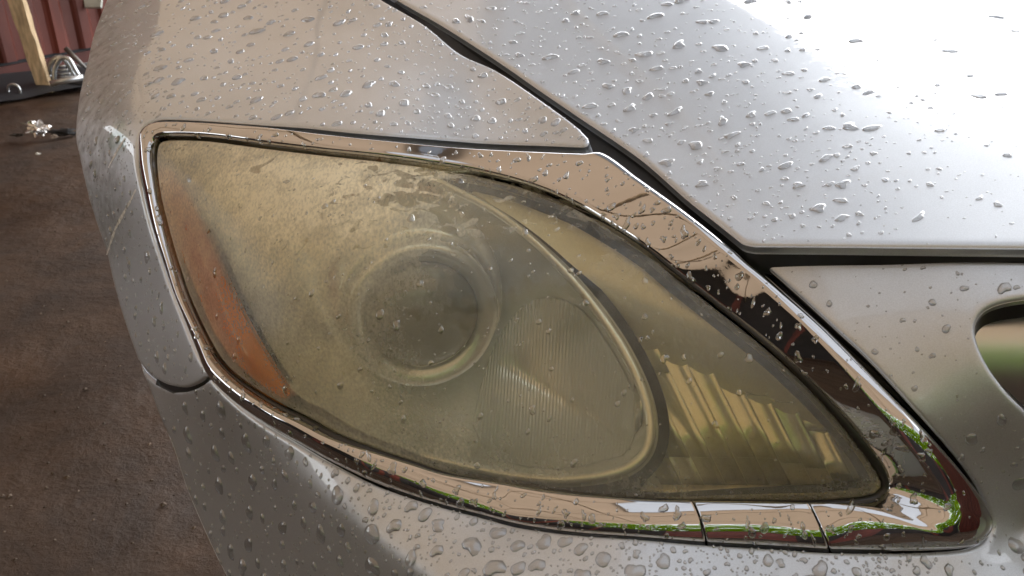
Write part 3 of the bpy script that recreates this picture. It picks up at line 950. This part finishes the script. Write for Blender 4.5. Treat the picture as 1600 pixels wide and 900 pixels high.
DROPS = []      # (uv, radius px, elongation, shape, height, panel)
def rain(name, poly, depth, count, rmin, rmax, power, elong=(1.0, 1.5), irregular=False, weight=None, height=(0.50, 0.68), keep=1.5, bvh=None):
    poly = np.asarray(poly)
    lo = np.maximum(poly.min(0), [-30, -30]); hi = np.minimum(poly.max(0), [1630, 930])
    n = count * 6
    uv = rng.uniform(lo, hi, (n, 2))
    uv = uv[inside(uv, poly)]
    d, _ = dist_line(uv, poly)
    uv = uv[d > keep]; d = d[d > keep]
    if weight is not None:
        k = rng.uniform(0, 1, len(uv)) < weight(uv)
        uv = uv[k]; d = d[k]
    uv = uv[:count]; d = d[:count]
    r = rmin * (1 - rng.uniform(0, 1, len(uv))) ** (-1.0 / power)
    r = np.minimum(r, rmax * rng.uniform(0.55, 1.0, len(uv)))
    r = np.minimum(r, d * 0.8)
    if name == 'bumper': r = np.where((uv[:, 0] > 1100) & (uv[:, 1] < 700), r * 0.6, r)
    if name == 'fender': r = np.where(uv[:, 0] < 230, r * 0.62, r)
    order = np.argsort(-r)
    grid = {}
    out = []
    for i in order:
        gx, gy = int(uv[i, 0] // 32), int(uv[i, 1] // 32)
        ok = True
        for a in (-1, 0, 1):
            for b in (-1, 0, 1):
                for q in grid.get((gx + a, gy + b), ()):
                    if (uv[i, 0] - q[0]) ** 2 + (uv[i, 1] - q[1]) ** 2 < (q[2] + r[i]) ** 2 * 1.1: ok = False; break
                if not ok: break
            if not ok: break
        if ok:
            grid.setdefault((gx, gy), []).append((uv[i, 0], uv[i, 1], r[i]))
            out.append(i)
    uv, r = uv[out], r[out]
    t = depth(uv); Nn = base_normals(uv, depth); P = at(uv, t)
    if bvh is not None:                 # sit on the real moulding
        for i in range(len(uv)):
            dr = Vector(rays([uv[i]])[0])
            h_ = bvh.ray_cast(Vector(CAM), dr.normalized())
            if h_[0] is None: r[i] = 0.0; continue
            P[i] = h_[0]; q = np.array(h_[1]); Nn[i] = q if q @ np.array(dr) < 0 else -q
            t[i] = (P[i] - CAM) @ np.array([0, cp, -sp])
    g = np.array([0, 0, -1.0])
    for i in range(len(uv)):
        if r[i] < 0.3 or (bvh is not None and Nn[i] @ rays([uv[i]])[0] > -0.25): continue
        n_ = Nn[i]
        down = g - n_ * (g @ n_)
        if np.linalg.norm(down) < 0.05: down = np.array([0, -1.0, 0]) - n_ * (-n_[1])
        down /= np.linalg.norm(down)
        ang = rng.normal(0, 0.35); 
        side = np.cross(n_, down)
        x = down * math.cos(ang) + side * math.sin(ang); y = np.cross(n_, x)
        rw = r[i] * t[i] / F
        e = rng.uniform(*elong)
        hgt = rng.uniform(*height) * rw * (1.0 if r[i] < 5 else max(0.68, 1.0 - (r[i] - 5) * 0.05))
        if r[i] > 2.2:
            sh = int(rng.integers(5, 11)) if (irregular and rng.random() < 0.7) else int(rng.integers(0, 5))
        else: sh = -1 - int(rng.integers(0, 4))
        Mx = np.stack([x * rw * math.sqrt(e) , y * rw / math.sqrt(e) , n_ * hgt], 1)
        DROPS.append((r[i] * (1.0 if name != 'lens' else 0.9), P[i] - n_ * 0.00004, Mx, sh, name))

def fender_w(uv): return np.clip(0.85 + (220 - uv[:, 0]) / 160, 0.6, 1.0)
rain("fender", FENDER, fender_depth, 2100, 1.7, 11, 1.85, (0.9, 1.5), weight=fender_w)
rain("fender", FENDER[(FENDER[:, 0] < 260)], fender_depth, 500, 1.4, 3.0, 2.4, (1.0, 1.6))
def hood_w(uv): return np.clip(1.15 - (uv[:, 0] - 900) / 700 - np.maximum(0, uv[:, 1] - 330) / 300, 0.12, 1.0) * np.where(0.49 * (uv[:, 0] - 1130) > uv[:, 1], 0.35, 1.0)
rain("hood", HOODP, hood_depth, 1400, 1.6, 13.0, 1.65, (0.9, 1.6), irregular=True, weight=hood_w, height=(0.34, 0.5))
def bump_w(uv): return np.where(uv[:, 1] < 640, np.where(uv[:, 0] > 1100, 0.10, 0.9), np.where(uv[:, 0] > 1440, 0.2, 0.95))
rain("bumper", BUMPER, bumper_depth, 2300, 1.6, 17, 1.55, (0.85, 1.35), weight=bump_w)
def ring_w(uv): return np.where(inside(uv, LENS_EDGE), 0, np.where(uv[:, 0] > 1060, 0.45, 1.0))
from mathutils.bvhtree import BVHTree
tv_, tf_ = [], []
for o_ in (trim, cover):
    k_ = len(tv_)
    tv_ += [v.co.copy() for v in o_.data.vertices]; tf_ += [tuple(i + k_ for i in p.vertices) for p in o_.data.polygons]
trim_bvh = BVHTree.FromPolygons(tv_, tf_)
def trim_depth(uv): return BODY(uv) - 0.0046
rain("trim", TRIM_EDGE, trim_depth, 900, 1.8, 9, 1.6, (1.0, 1.7), irregular=True, weight=ring_w, keep=2, bvh=trim_bvh)
def lens_w(uv): return np.clip(1.1 - (uv[:, 0] - 700) / 700, 0.15, 1.0)
rain("lens", LENSP, lens_depth, 420, 1.3, 8, 1.8, (0.9, 1.5), irregular=False, weight=lens_w, keep=8, height=(0.34, 0.5))

DROPS.sort(key=lambda d: -d[0])
LABEL = {
 "fender": ("large clear rain drop on the tan reflecting silver fender", "large rain drops on the fender"),
 "hood": ("large clear rain drop on the sloping silver hood", "large rain drops on the hood"),
 "bumper": ("large clear rain drop on the silver bumper around the headlight", "large rain drops on the bumper"),
 "trim": ("large clear rain drop on the chrome headlight trim", "large rain drops on the chrome trim"),
 "lens": ("large clear rain drop on the yellowed headlight lens", "large rain drops on the headlight lens"),
}
shape_me = {}
for mk in ('drop', 'drop_clear'):
    for k, (V, Fc) in enumerate(SHAPES):
        me = bpy.data.meshes.new("rain_drop"); me.from_pydata([tuple(v) for v in V], [], Fc); me.update()
        me.polygons.foreach_set("use_smooth", [True] * len(me.polygons)); me.materials.append(M[mk])
        shape_me[mk, k] = me
BIG = 300
def where(name, p):
    q = p - CAM
    dz = q @ np.array([0, cp, -sp]); u = 800 + F * q[0] / dz; v = 450 - F * (q @ np.array([0, sp, cp])) / dz
    if name == "hood":
        if v < 0.49 * (u - 1060): return "large clear rain drop in the white sky reflection on the hood"
        if v > 290: return "large clear rain drop near the front edge of the silver hood"
        if dist_line(np.array([[u, v]]), HOODP[:60], closed=False)[0][0] < 70: return "large clear rain drop along the fender seam of the hood"
        return "large clear rain drop on the grey middle of the hood"
    if name == "fender":
        if u < 225: return "large rain drop on the scuffed outer corner of the fender" if v < 400 else "large rain drop low on the fender side above the bumper seam"
        if v > 150: return "large clear rain drop on the fender just above the headlight trim"
        if u > 480: return "large clear rain drop on the fender along the hood seam"
        return "large clear rain drop on the upper middle of the tan reflecting fender"
    if name == "bumper":
        if v < 640 and u > 1100: return "large clear rain drop on the nose panel beside the grille opening"
        if u > 1440: return "large clear rain drop on the silver bumper right of the chrome tip"
        dd, ss = dist_line(np.array([[u, v]]), CREASE, closed=False)
        if dd[0] * ss[0] > 0: return "large clear rain drop on the darker bumper side left of the crease"
        return "large clear rain drop on the bumper just below the chrome washer cover" if u > 1000 else "large clear rain drop on the bumper between crease and chrome trim"
    if name == "trim":
        if v > 640 and u < 1300: return "large clear rain drop on the lower chrome headlight trim"
        return "large clear rain drop on the right arm of the chrome trim" if u > 1000 else "large clear rain drop on the upper chrome headlight trim"
    return LABEL[name][0]
for r, p, Mx, sh, name in DROPS[:BIG]:
    o = bpy.data.objects.new("rain_drop", shape_me["drop_clear" if name in ("trim", "lens") else "drop", max(sh, 0)])
    m4 = Matrix.Identity(4)
    for a in range(3):
        for b in range(3): m4[a][b] = Mx[a, b]
        m4[a][3] = p[a]
    o.matrix_world = m4
    COL.objects.link(o)
    tag(o, where(name, p), "rain drop", LABEL[name][1])
allV, allF, off, allM = [], [], 0, []
for r, p, Mx, sh, name in DROPS[BIG:]:
    V, Fc = SHAPES[sh] if sh >= 0 else SMALL[-1 - sh]
    allV.append(V @ Mx.T + p)
    allF += [tuple(i + off for i in f) for f in Fc]
    allM += [1 if name in ('trim', 'lens') else 0] * len(Fc)
    off += len(V)
fine = tag(mesh_obj("fine_rain_droplets", np.vstack(allV), allF, M['drop']), "fine spray of small rain droplets over the silver paint, chrome and lens", "droplets", kind="stuff")
fine.data.materials.append(M['drop_clear'])
fine.data.polygons.foreach_set("material_index", allM)

# ------------------------------------------------------------------ the place
# ground: trodden dark earth
def ground_material():
    m, t, out = new_mat("trodden_earth")
    p = N(t, "ShaderNodeBsdfPrincipled")
    tc = N(t, "ShaderNodeTexCoord")
    mp = N(t, "ShaderNodeMapping"); mp.inputs["Scale"].default_value = (1.0, 1.0, 1.0); mp.inputs["Rotation"].default_value = (0, 0, 0.5)
    L(t, tc.outputs["Object"], mp.inputs[0])
    n1 = N(t, "ShaderNodeTexNoise"); n1.inputs["Scale"].default_value = 5; n1.inputs["Detail"].default_value = 12; n1.inputs["Roughness"].default_value = 0.68; n1.inputs["Distortion"].default_value = 0.5
    L(t, mp.outputs[0], n1.inputs["Vector"])
    cr = N(t, "ShaderNodeValToRGB")
    e = cr.color_ramp.elements
    e[0].position = 0.30; e[0].color = (0.015, 0.0072, 0.0034, 1)
    e[1].position = 0.72; e[1].color = (0.068, 0.036, 0.018, 1)
    L(t, n1.outputs[0], cr.inputs[0]); L(t, cr.outputs[0], p.inputs["Base Color"])
    n3 = N(t, "ShaderNodeTexNoise"); n3.inputs["Scale"].default_value = 1.4; n3.inputs["Detail"].default_value = 3
    L(t, mp.outputs[0], n3.inputs["Vector"])
    rr = N(t, "ShaderNodeMapRange"); rr.inputs[1].default_value = 0.35; rr.inputs[2].default_value = 0.65; rr.inputs[3].default_value = 0.35; rr.inputs[4].default_value = 0.85
    L(t, n3.outputs[0], rr.inputs[0]); L(t, rr.outputs[0], p.inputs["Roughness"])
    n2 = N(t, "ShaderNodeTexNoise"); n2.inputs["Scale"].default_value = 16; n2.inputs["Detail"].default_value = 10; n2.inputs["Roughness"].default_value = 0.7
    L(t, mp.outputs[0], n2.inputs["Vector"])
    b = N(t, "ShaderNodeBump"); b.inputs["Strength"].default_value = 0.5; b.inputs["Distance"].default_value = 0.03
    L(t, n2.outputs[0], b.inputs["Height"]); L(t, b.outputs[0], p.inputs["Normal"])
    L(t, p.outputs[0], out.inputs[0])
    return m
M['ground'] = ground_material()
gn = 120
xs = np.r_[-40, -20, -10, -6, np.linspace(-4.2, 1.5, gn), 4, 10, 20, 40]
ys = np.r_[-40, -20, -10, -4, -1, np.linspace(0.0, 6.0, gn), 8, 12, 20, 40]
GV, GF = [], []
for y in ys:
    for x in xs:
        z = 0.0
        if -4.2 < x < 1.5 and 0 < y < 6:
            z = 0.018 * (noise.fractal(Vector((x * 2.2, y * 2.2, 0)), 0.9, 2.0, 5)) - 0.008
        GV.append((x, y, z))
nx = len(xs)
for j in range(len(ys) - 1):
    for i in range(nx - 1):
        GF.append((j*nx+i, j*nx+i+1, (j+1)*nx+i+1, (j+1)*nx+i))
tag(mesh_obj("ground", GV, GF, M['ground']), "dark trodden earth floor", kind="structure")

# grit lying on the earth
V, Fc = [], []
for k in range(350):
    u_, v_ = rng.uniform(-60, 380), 150 + 760 * rng.uniform(0, 1) ** 1.3
    g_ = on_ground(u_, v_); sz = rng.uniform(0.0012, 0.0045) * (1.8 if rng.random() < 0.06 else 1)
    zz = 0.018 * (noise.fractal(Vector((g_[0] * 2.2, g_[1] * 2.2, 0)), 0.9, 2.0, 5)) - 0.008
    c = np.array([g_[0], g_[1], zz + sz * 0.3]); i0 = len(V)
    for dv in ((1, 0, 0), (0, 1, 0), (-1, 0, 0), (0, -1, 0), (0, 0, .7), (0, 0, -.7)):
        V.append(c + np.array(dv) * sz * rng.uniform(0.6, 1.3, 3))
    for a_, b_ in ((0, 1), (1, 2), (2, 3), (3, 0)): Fc += [(i0 + a_, i0 + b_, i0 + 4), (i0 + b_, i0 + a_, i0 + 5)]
tag(mesh_obj("grit", V, Fc, principled("grit_stone", (0.10, 0.072, 0.052), rough=0.8, noise_scale=40, noise_amt=0.7), smooth=False), "small stones and grit scattered over the dark earth", "grit", kind="stuff")

# red sheet wall along the left
W0 = on_ground(20, 121.5); WD = np.array([0.5, 0.866, 0.0]); WN = np.array([0.866, -0.5, 0.0])
def wall_pt(s, z, out=0.0): return W0 + WD * s + WN * out + np.array([0, 0, z])
M['red'] = principled("red_painted_sheet", (0.11, 0.024, 0.015), rough=0.5, noise_scale=6, noise_amt=0.45, stretch=(1, 1, 0.3), bump=0.1, bump_scale=20)
M['red_low'] = principled("red_kick_board", (0.085, 0.02, 0.014), rough=0.6, noise_scale=8, noise_amt=0.3)
M['dark'] = principled("flat_black", (0.012, 0.014, 0.018), rough=0.6)
M['timber'] = principled("weathered_timber", (0.50, 0.37, 0.22), rough=0.75, noise_scale=14, noise_amt=0.35, stretch=(6, 6, 1), bump=0.2, bump_scale=60)
wall = empty("red_sheet_wall", tuple(W0))
tag(wall, "red corrugated metal wall with a dark rail behind the car", "wall")
bpy.context.view_layer.update()
WM = wall.matrix_world.inverted()
def to_wall(o):
    o.parent = wall; o.matrix_parent_inverse = WM; return o
zl = 0.0; zr = on_plane([(20, 95)], W0, WN)[0][2]
# corrugated sheets
for k in range(-9, 6):
    V, Fc = [], []
    s0, s1 = k * 0.9, k * 0.9 + 0.93
    pro = []
    for i in range(73):
        s = s0 + (s1 - s0) * i / 72
        ph = (s / 0.15) % 1.0
        o_ = 0.022 * min(1, max(0, (abs(ph - 0.5) - 0.18) / 0.12))
        pro.append((s, o_ + (0.003 if k % 2 else 0.0)))
    for z in (zr, zr + 0.6, 2.05 if k > -3 else (1.2 if k > -5 else 0.5)):  # unseen sheets further left stepped down to leave a slit of sky light
        for s, o_ in pro: V.append(wall_pt(s, z, o_))
    for r_ in range(2):
        for i in range(72): Fc.append((r_*73+i, r_*73+i+1, (r_+1)*73+i+1, (r_+1)*73+i))
    to_wall(mesh_obj("corrugated_sheet", V, Fc, M['red'], smooth=False))
V, Fc = bar(wall_pt(-8, (zl + zr) / 2 - 0.006, -0.01), wall_pt(6, (zl + zr) / 2 - 0.006, -0.01), zr - zl - 0.025, 0.03, side=Vector((0, 0, 1)))
to_wall(mesh_obj("kick_board", V, Fc, M['red_low'], smooth=False))
V, Fc = bar(wall_pt(-8, zr, -0.03), wall_pt(6, zr, -0.03), 0.05, 0.04, side=Vector((0, 0, 1)))
to_wall(mesh_obj("rail", V, Fc, M['dark'], smooth=False))
# black strip on the ground along the foot of the wall
bl = [on_ground(u, v) for u, v in [(-80, 176), (-30, 170), (10, 163), (40, 157), (80, 149), (122, 142), (170, 136), (230, 128)]]
V, Fc = [], []
for p in bl:
    e_ = p + np.array([-0.5, 0.25, 0])
    for k in range(5):
        q = p + (e_ - p) * k / 4
        V.append(q + np.array([0, 0, 0.016 + 0.012 * noise.noise(Vector(q * 9)) + (0.014 if 0 < k else 0)]))
for a in range(len(bl) - 1):
    for k in range(4): Fc.append((a*5+k, a*5+k+1, (a+1)*5+k+1, (a+1)*5+k))
tag(mesh_obj("black_ground_strip", V, Fc, M['dark']), "black strip on the ground along the foot of the red wall", "sheet")

# leaning timber post
pb = on_ground(73, 141); n_toward = np.array([0, -1.0, 0])
pt_ = on_plane([(6, -60)], pb + np.array([0, 0.05, 0]), (0, -1, 0))[0]
V, Fc = bar(pb - np.array([0, 0, 0.03]), pt_, 0.062, 0.05, side=Vector((1, 0.15, 0)), jitter=0.003, n=10)
tag(mesh_obj("timber_post", V, Fc, M['timber'], smooth=False), "pale weathered timber post leaning against the red wall", "post")

# arch of bright bars standing by the post
def gp(u, v, y): return on_plane([(u, v)], (0, y, 0), (0, -1, 0))[0]
ga = empty("silver_grille_frame", tuple(on_ground(105, 132)))
tag(ga, "arched silver frame with slats standing on the floor by the post", "frame")
bpy.context.view_layer.update(); GM = ga.matrix_world.inverted()
def to_ga(o): o.parent = ga; o.matrix_parent_inverse = GM; return o
yb = on_ground(100, 134)[1]
pts = [gp(*p, yb) for p in [(83, 133), (78, 116), (77, 104), (83, 94), (92, 90), (101, 92), (108, 102), (118, 122)]]
V, Fc = tube(spline(pts, 0.02), 0.014, 8); to_ga(mesh_obj("outer_hoop", V, Fc, M['steel']))
pts = [gp(*p, yb - 0.05) for p in [(86, 130), (85, 112), (90, 98), (97, 91), (104, 90), (110, 95), (117, 108), (125, 121)]]
V, Fc = tube(spline(pts, 0.02), 0.011, 8); to_ga(mesh_obj("inner_hoop", V, Fc, M['steel']))
for v, u0, u1 in ((103, 91, 102), (109, 90, 106), (115, 88, 110), (120, 88, 113), (125, 87, 116)):
    V, Fc = tube([gp(u0, v + 1, yb - 0.02), gp(u1, v, yb - 0.02)], 0.006, 6); to_ga(mesh_obj("slat", V, Fc, M['steel']))
V, Fc = tube([at([(78, 131)], 3.95)[0], at([(130, 120.5)], 4.0)[0]], 0.014, 8)
tag(mesh_obj("steel_pipe", V, Fc, M['steel']), "short bright steel pipe lying in front of the silver frame", "pipe")
V, Fc = tube([gp(103, 76, yb + .1), gp(117, 90, yb + .08), gp(136, 108, yb + 0.05)], [0.013, 0.012, 0.006], 8)
tag(mesh_obj("iron_rod", V, Fc, principled("grey_iron", (0.18, 0.17, 0.16), rough=0.4, metal=0.6)), "thin grey iron rod leaning beside the silver frame", "rod")

# litter on the floor
def lump(name, uv, size, mat, label, cat, squash=(1, 1, .6), rough=0.35, sub=3, smooth=False, seed=0):
    bm = bmesh.new(); bmesh.ops.create_icosphere(bm, subdivisions=sub, radius=1.0)
    for v in bm.verts:
        q = v.co * 1.6 + Vector((seed, seed * 2, 0))
        f = 1 + rough * (noise.cell(q * 1.7) - 0.5) + rough * noise.noise(q * 1.9)
        v.co = Vector((v.co.x * squash[0], v.co.y * squash[1], v.co.z * squash[2])) * f * size
    zmin = min(v.co.z for v in bm.verts)
    me = bpy.data.meshes.new(name); bm.to_mesh(me); bm.free()
    me.materials.append(mat)
    if smooth: me.polygons.foreach_set("use_smooth", [True] * len(me.polygons))
    o = bpy.data.objects.new(name, me); COL.objects.link(o)
    p = on_ground(*uv); o.location = (p[0], p[1], -zmin - 0.006)
    return tag(o, label, cat)
M['foil'] = principled("crumpled_foil", (0.85, 0.83, 0.82), rough=0.25, metal=0.75)
M['rag'] = principled("black_rag", (0.02, 0.02, 0.022), rough=0.7)
lump("foil_scrap", (62, 211), 0.045, M['foil'], "crumpled bright foil scrap on the earth floor", "foil", (1.0, .8, .75), 0.7, 3, seed=3)
lump("black_rag", (99, 210), 0.05, M['rag'], "black rag lying beside the foil scrap", "rag", (1.15, .5, .28), 0.5, 3, True, 5)
lump("brown_pebble", (85, 215), 0.014, principled("brown_stone", (0.25, 0.2, 0.16), rough=0.8), "small brown pebble in front of the foil scrap", "pebble", seed=8)
lump("white_pebble", (59, 240), 0.009, principled("white_stone", (0.7, 0.68, 0.62), rough=0.8), "small white pebble alone on the earth floor", "pebble", seed=9)
lump("dark_chip", (27, 211), 0.02, principled("dark_wood", (0.04, 0.035, 0.03), rough=0.8), "dark wood chip left of the foil scrap", "chip", (1.4, .6, .3), seed=11)
lump("dark_bundle", (112, 137), 0.07, M['rag'], "dark bundle on the floor below the steel pipe", "bundle", (1.6, .7, .35), 0.5, 3, True, 13)
rp = on_ground(25, 152)
V, Fc = tube([rp + np.array([0.028 * math.cos(a), 0, 0.033 + 0.028 * math.sin(a)]) for a in np.linspace(0, 2 * math.pi, 25)], 0.006, 6, caps=False)
tag(mesh_obj("metal_ring", V, Fc, M['steel']), "small grey metal ring standing at the foot of the wall", "ring")
V, Fc = bar(at([(146, -30)], 4.6)[0], at([(146, 12)], 4.6)[0], 0.09, 0.02, jitter=0.004, n=4)
tag(mesh_obj("hanging_board", V, Fc, principled("grey_green_board", (0.45, 0.47, 0.42), rough=0.7, noise_scale=10, noise_amt=.3), smooth=False), "pale grey board end hanging on the red wall near the fender", "board")

# canopy over the car: tan translucent tarpaulin on thin poles
def canopy_material(nm="tan_tarpaulin", c0=(0.30, 0.218, 0.145, 1), c1=(0.37, 0.27, 0.185, 1)):
    m, t, out = new_mat(nm)
    d = N(t, "ShaderNodeBsdfDiffuse"); tl = N(t, "ShaderNodeBsdfTranslucent")
    tc = N(t, "ShaderNodeTexCoord"); n = N(t, "ShaderNodeTexNoise"); n.inputs["Scale"].default_value = 0.8; n.inputs["Detail"].default_value = 6
    L(t, tc.outputs["Object"], n.inputs["Vector"])
    cr = N(t, "ShaderNodeValToRGB"); cr.color_ramp.elements[0].position = .3; cr.color_ramp.elements[1].position = .7
    cr.color_ramp.elements[0].color = c0; cr.color_ramp.elements[1].color = c1
    L(t, n.outputs[0], cr.inputs[0]); L(t, cr.outputs[0], d.inputs[0]); L(t, cr.outputs[0], tl.inputs[0])
    mx = N(t, "ShaderNodeMixShader"); mx.inputs[0].default_value = 0.5
    L(t, d.outputs[0], mx.inputs[1]); L(t, tl.outputs[0], mx.inputs[2]); L(t, mx.outputs[0], out.inputs[0])
    return m
M['tarp'] = canopy_material()
CZ = 2.45
cy = np.linspace(-2.2, 6.0, 60)
V, Fc = [], []
def eave(y): return 1.0 + (3.82 - y) * 0.56
def strip(x0, x1, nx_, dz=0.0):
    V, Fc = [], []
    for b, y in enumerate(cy):
        for a, x in enumerate(np.linspace(x0(y), x1(y), nx_)):
            V.append((x, y, dz + CZ + 0.17 * min(0, x + 0.3) + min(1, max(0, (eave(y) - x) / 1.2)) * (0.05 * noise.fractal(Vector((x * .7, y * .7, 3)), 1, 2, 3) + 0.03 * math.sin(x * 2.1))))
    for b in range(59):
        for a in range(nx_ - 1):
            Fc.append((b*nx_+a, b*nx_+a+1, (b+1)*nx_+a+1, (b+1)*nx_+a))
    return V, Fc
def tarp_edge(y): return float(np.interp(y, [-2.2, -.3, .0, .9, 1.35, 6], [2.6, 2.6, -.55, -.5, -.15, -.1]))  # edge shaped for its reflections: tan in the chrome, neutral light on the bumper
can = empty("tarpaulin_canopy", (0, 1, CZ))
tag(can, "tan translucent tarpaulin canopy mirrored in the wet paint and chrome", "canopy")
bpy.context.view_layer.update(); CM = can.matrix_world.inverted()
def to_can(o): o.parent = can; o.matrix_parent_inverse = CM; return o
V, Fc = strip(lambda y: -5, tarp_edge, 45)
to_can(mesh_obj("tarpaulin", V, Fc, M['tarp']))
cy = np.linspace(-2.2, 1.75, 60)
V, Fc = strip(lambda y: tarp_edge(y) - 0.06, eave, 30, 0.03)
to_can(mesh_obj("added_bright_sheet", V, Fc, canopy_material("added_bright_grey", (0.46, 0.475, 0.50, 1), (0.51, 0.525, 0.55, 1))))  # added unseen sheet that throws neutral light on bumper and lens
cy = np.linspace(1.68, 6.0, 60)
V, Fc = strip(lambda y: tarp_edge(y) - 0.06, eave, 30, 0.045)
to_can(mesh_obj("added_dim_sheet", V, Fc, canopy_material("added_dim_grey", (0.135, 0.142, 0.156, 1), (0.155, 0.162, 0.176, 1))))  # added unseen sheet, dimmer, to keep the hood reflection grey
for x in (-3.9, -2.6, -1.3, 0.0):
    V, Fc = tube([(x + 0.4, -2.2, CZ - 0.09 + 0.17 * min(0, x + .8)), (x, 4.8, CZ - 0.09 + 0.17 * min(0, x + .3))], 0.02, 6)
    to_can(mesh_obj("rafter", V, Fc, M['timber']))
for y in (-1.4, -0.4, 0.9, 2.2):
    V, Fc = tube([(-5, y, CZ - 0.12 - 0.17 * 4.7), (-0.3, y + .05, CZ - .12), (eave(y) - .1, y + 0.1, CZ - 0.11)], 0.016, 6)
    to_can(mesh_obj("purlin", V, Fc, M['timber']))

# behind the photographer: dark boards added to darken the chrome, and a bright hedge
added_backdrop = empty("added_dark_boards", (-0.5, -2.9, 0))
tag(added_backdrop, "added dark boards, unseen, that darken the chrome reflections", "added_backdrop")
bpy.context.view_layer.update(); FM = added_backdrop.matrix_world.inverted()
M['added_backdrop'] = principled("dark_boards", (0.018, 0.013, 0.011), rough=0.7, noise_scale=5, noise_amt=0.4)
fx = -4.2
while fx < 3.2:
    wd_ = random.uniform(0.16, 0.22)
    hgt = random.uniform(1.25, 1.45)
    V, Fc = bar((fx + wd_ / 2, -2.9 + random.uniform(-.01, .01), 0), (fx + wd_ / 2, -2.9, hgt), wd_ + 0.002, 0.025)
    o = mesh_obj("board", V, Fc, M['red'] if int(fx * 3) % 7 == 0 else M['added_backdrop'], smooth=False)
    o.parent = added_backdrop; o.matrix_parent_inverse = FM
    fx += wd_
def leaf_material():
    m, t, out = new_mat("hedge_leaf")
    d = N(t, "ShaderNodeBsdfDiffuse"); tl = N(t, "ShaderNodeBsdfTranslucent")
    d.inputs[0].default_value = (0.09, 0.15, 0.006, 1); tl.inputs[0].default_value = (0.22, 0.35, 0.008, 1)
    mx = N(t, "ShaderNodeMixShader"); mx.inputs[0].default_value = 0.5
    L(t, d.outputs[0], mx.inputs[1]); L(t, tl.outputs[0], mx.inputs[2]); L(t, mx.outputs[0], out.inputs[0])
    return m
V, Fc = [], []
for k in range(22000):
    c = np.array([rng.uniform(-11, 8), rng.uniform(-6.2, -4.6), rng.uniform(0.3, 4.2 + 0.6 * math.sin(k * 12.9))])
    a = rng.normal(0, 1, 3); a /= np.linalg.norm(a); b = np.cross(a, rng.normal(0, 1, 3)); b /= np.linalg.norm(b)
    s_ = rng.uniform(0.09, 0.2); i0 = len(V)
    V += [c - a * s_, c + b * s_ * .5, c + a * s_, c - b * s_ * .5]; Fc.append((i0, i0 + 1, i0 + 2, i0 + 3))
tag(mesh_obj("hedge", V, Fc, leaf_material(), smooth=False), "bright green hedge mirrored in the chrome trim", "hedge", kind="stuff")

side = empty("red_side_wall", (3.3, -1, 0))
tag(side, "red sheet wall mirrored in the outer edge of the chrome trim", "wall")
bpy.context.view_layer.update(); SM_ = side.matrix_world.inverted()
for k in range(5):
    V, Fc = [], []
    for z in (0.0, 0.9, 2.1):
        for i in range(37):
            y = -2.85 + k * 0.8 + i * 0.8 / 36
            V.append((3.3 + (0.02 if (i // 3) % 2 else 0.0), y, z))
    for r_ in range(2):
        for i in range(36): Fc.append((r_*37+i, r_*37+i+1, (r_+1)*37+i+1, (r_+1)*37+i))
    o = mesh_obj("corrugated_sheet", V, Fc, M['red'], smooth=False); o.parent = side; o.matrix_parent_inverse = SM_

sky_block = empty("sky_block_boards", (-4.6, -3, 0))  # added unseen boards keep white sky out of the chrome arm
tag(sky_block, "added dark and red boards, unseen, that block sky from the right chrome arm", "wall")
bpy.context.view_layer.update(); BM_ = sky_block.matrix_world.inverted()
for k in range(30):
    y = 0.15 - k * 0.2
    V, Fc = bar((-4.6 + random.uniform(-.01, .01), y, 0), (-4.6, y, random.uniform(1.9, 2.05)), 0.204, 0.025, side=Vector((0, 1, 0)))
    o = mesh_obj("board", V, Fc, M['red'] if k % 11 == 4 else M['added_backdrop'], smooth=False); o.parent = sky_block; o.matrix_parent_inverse = BM_
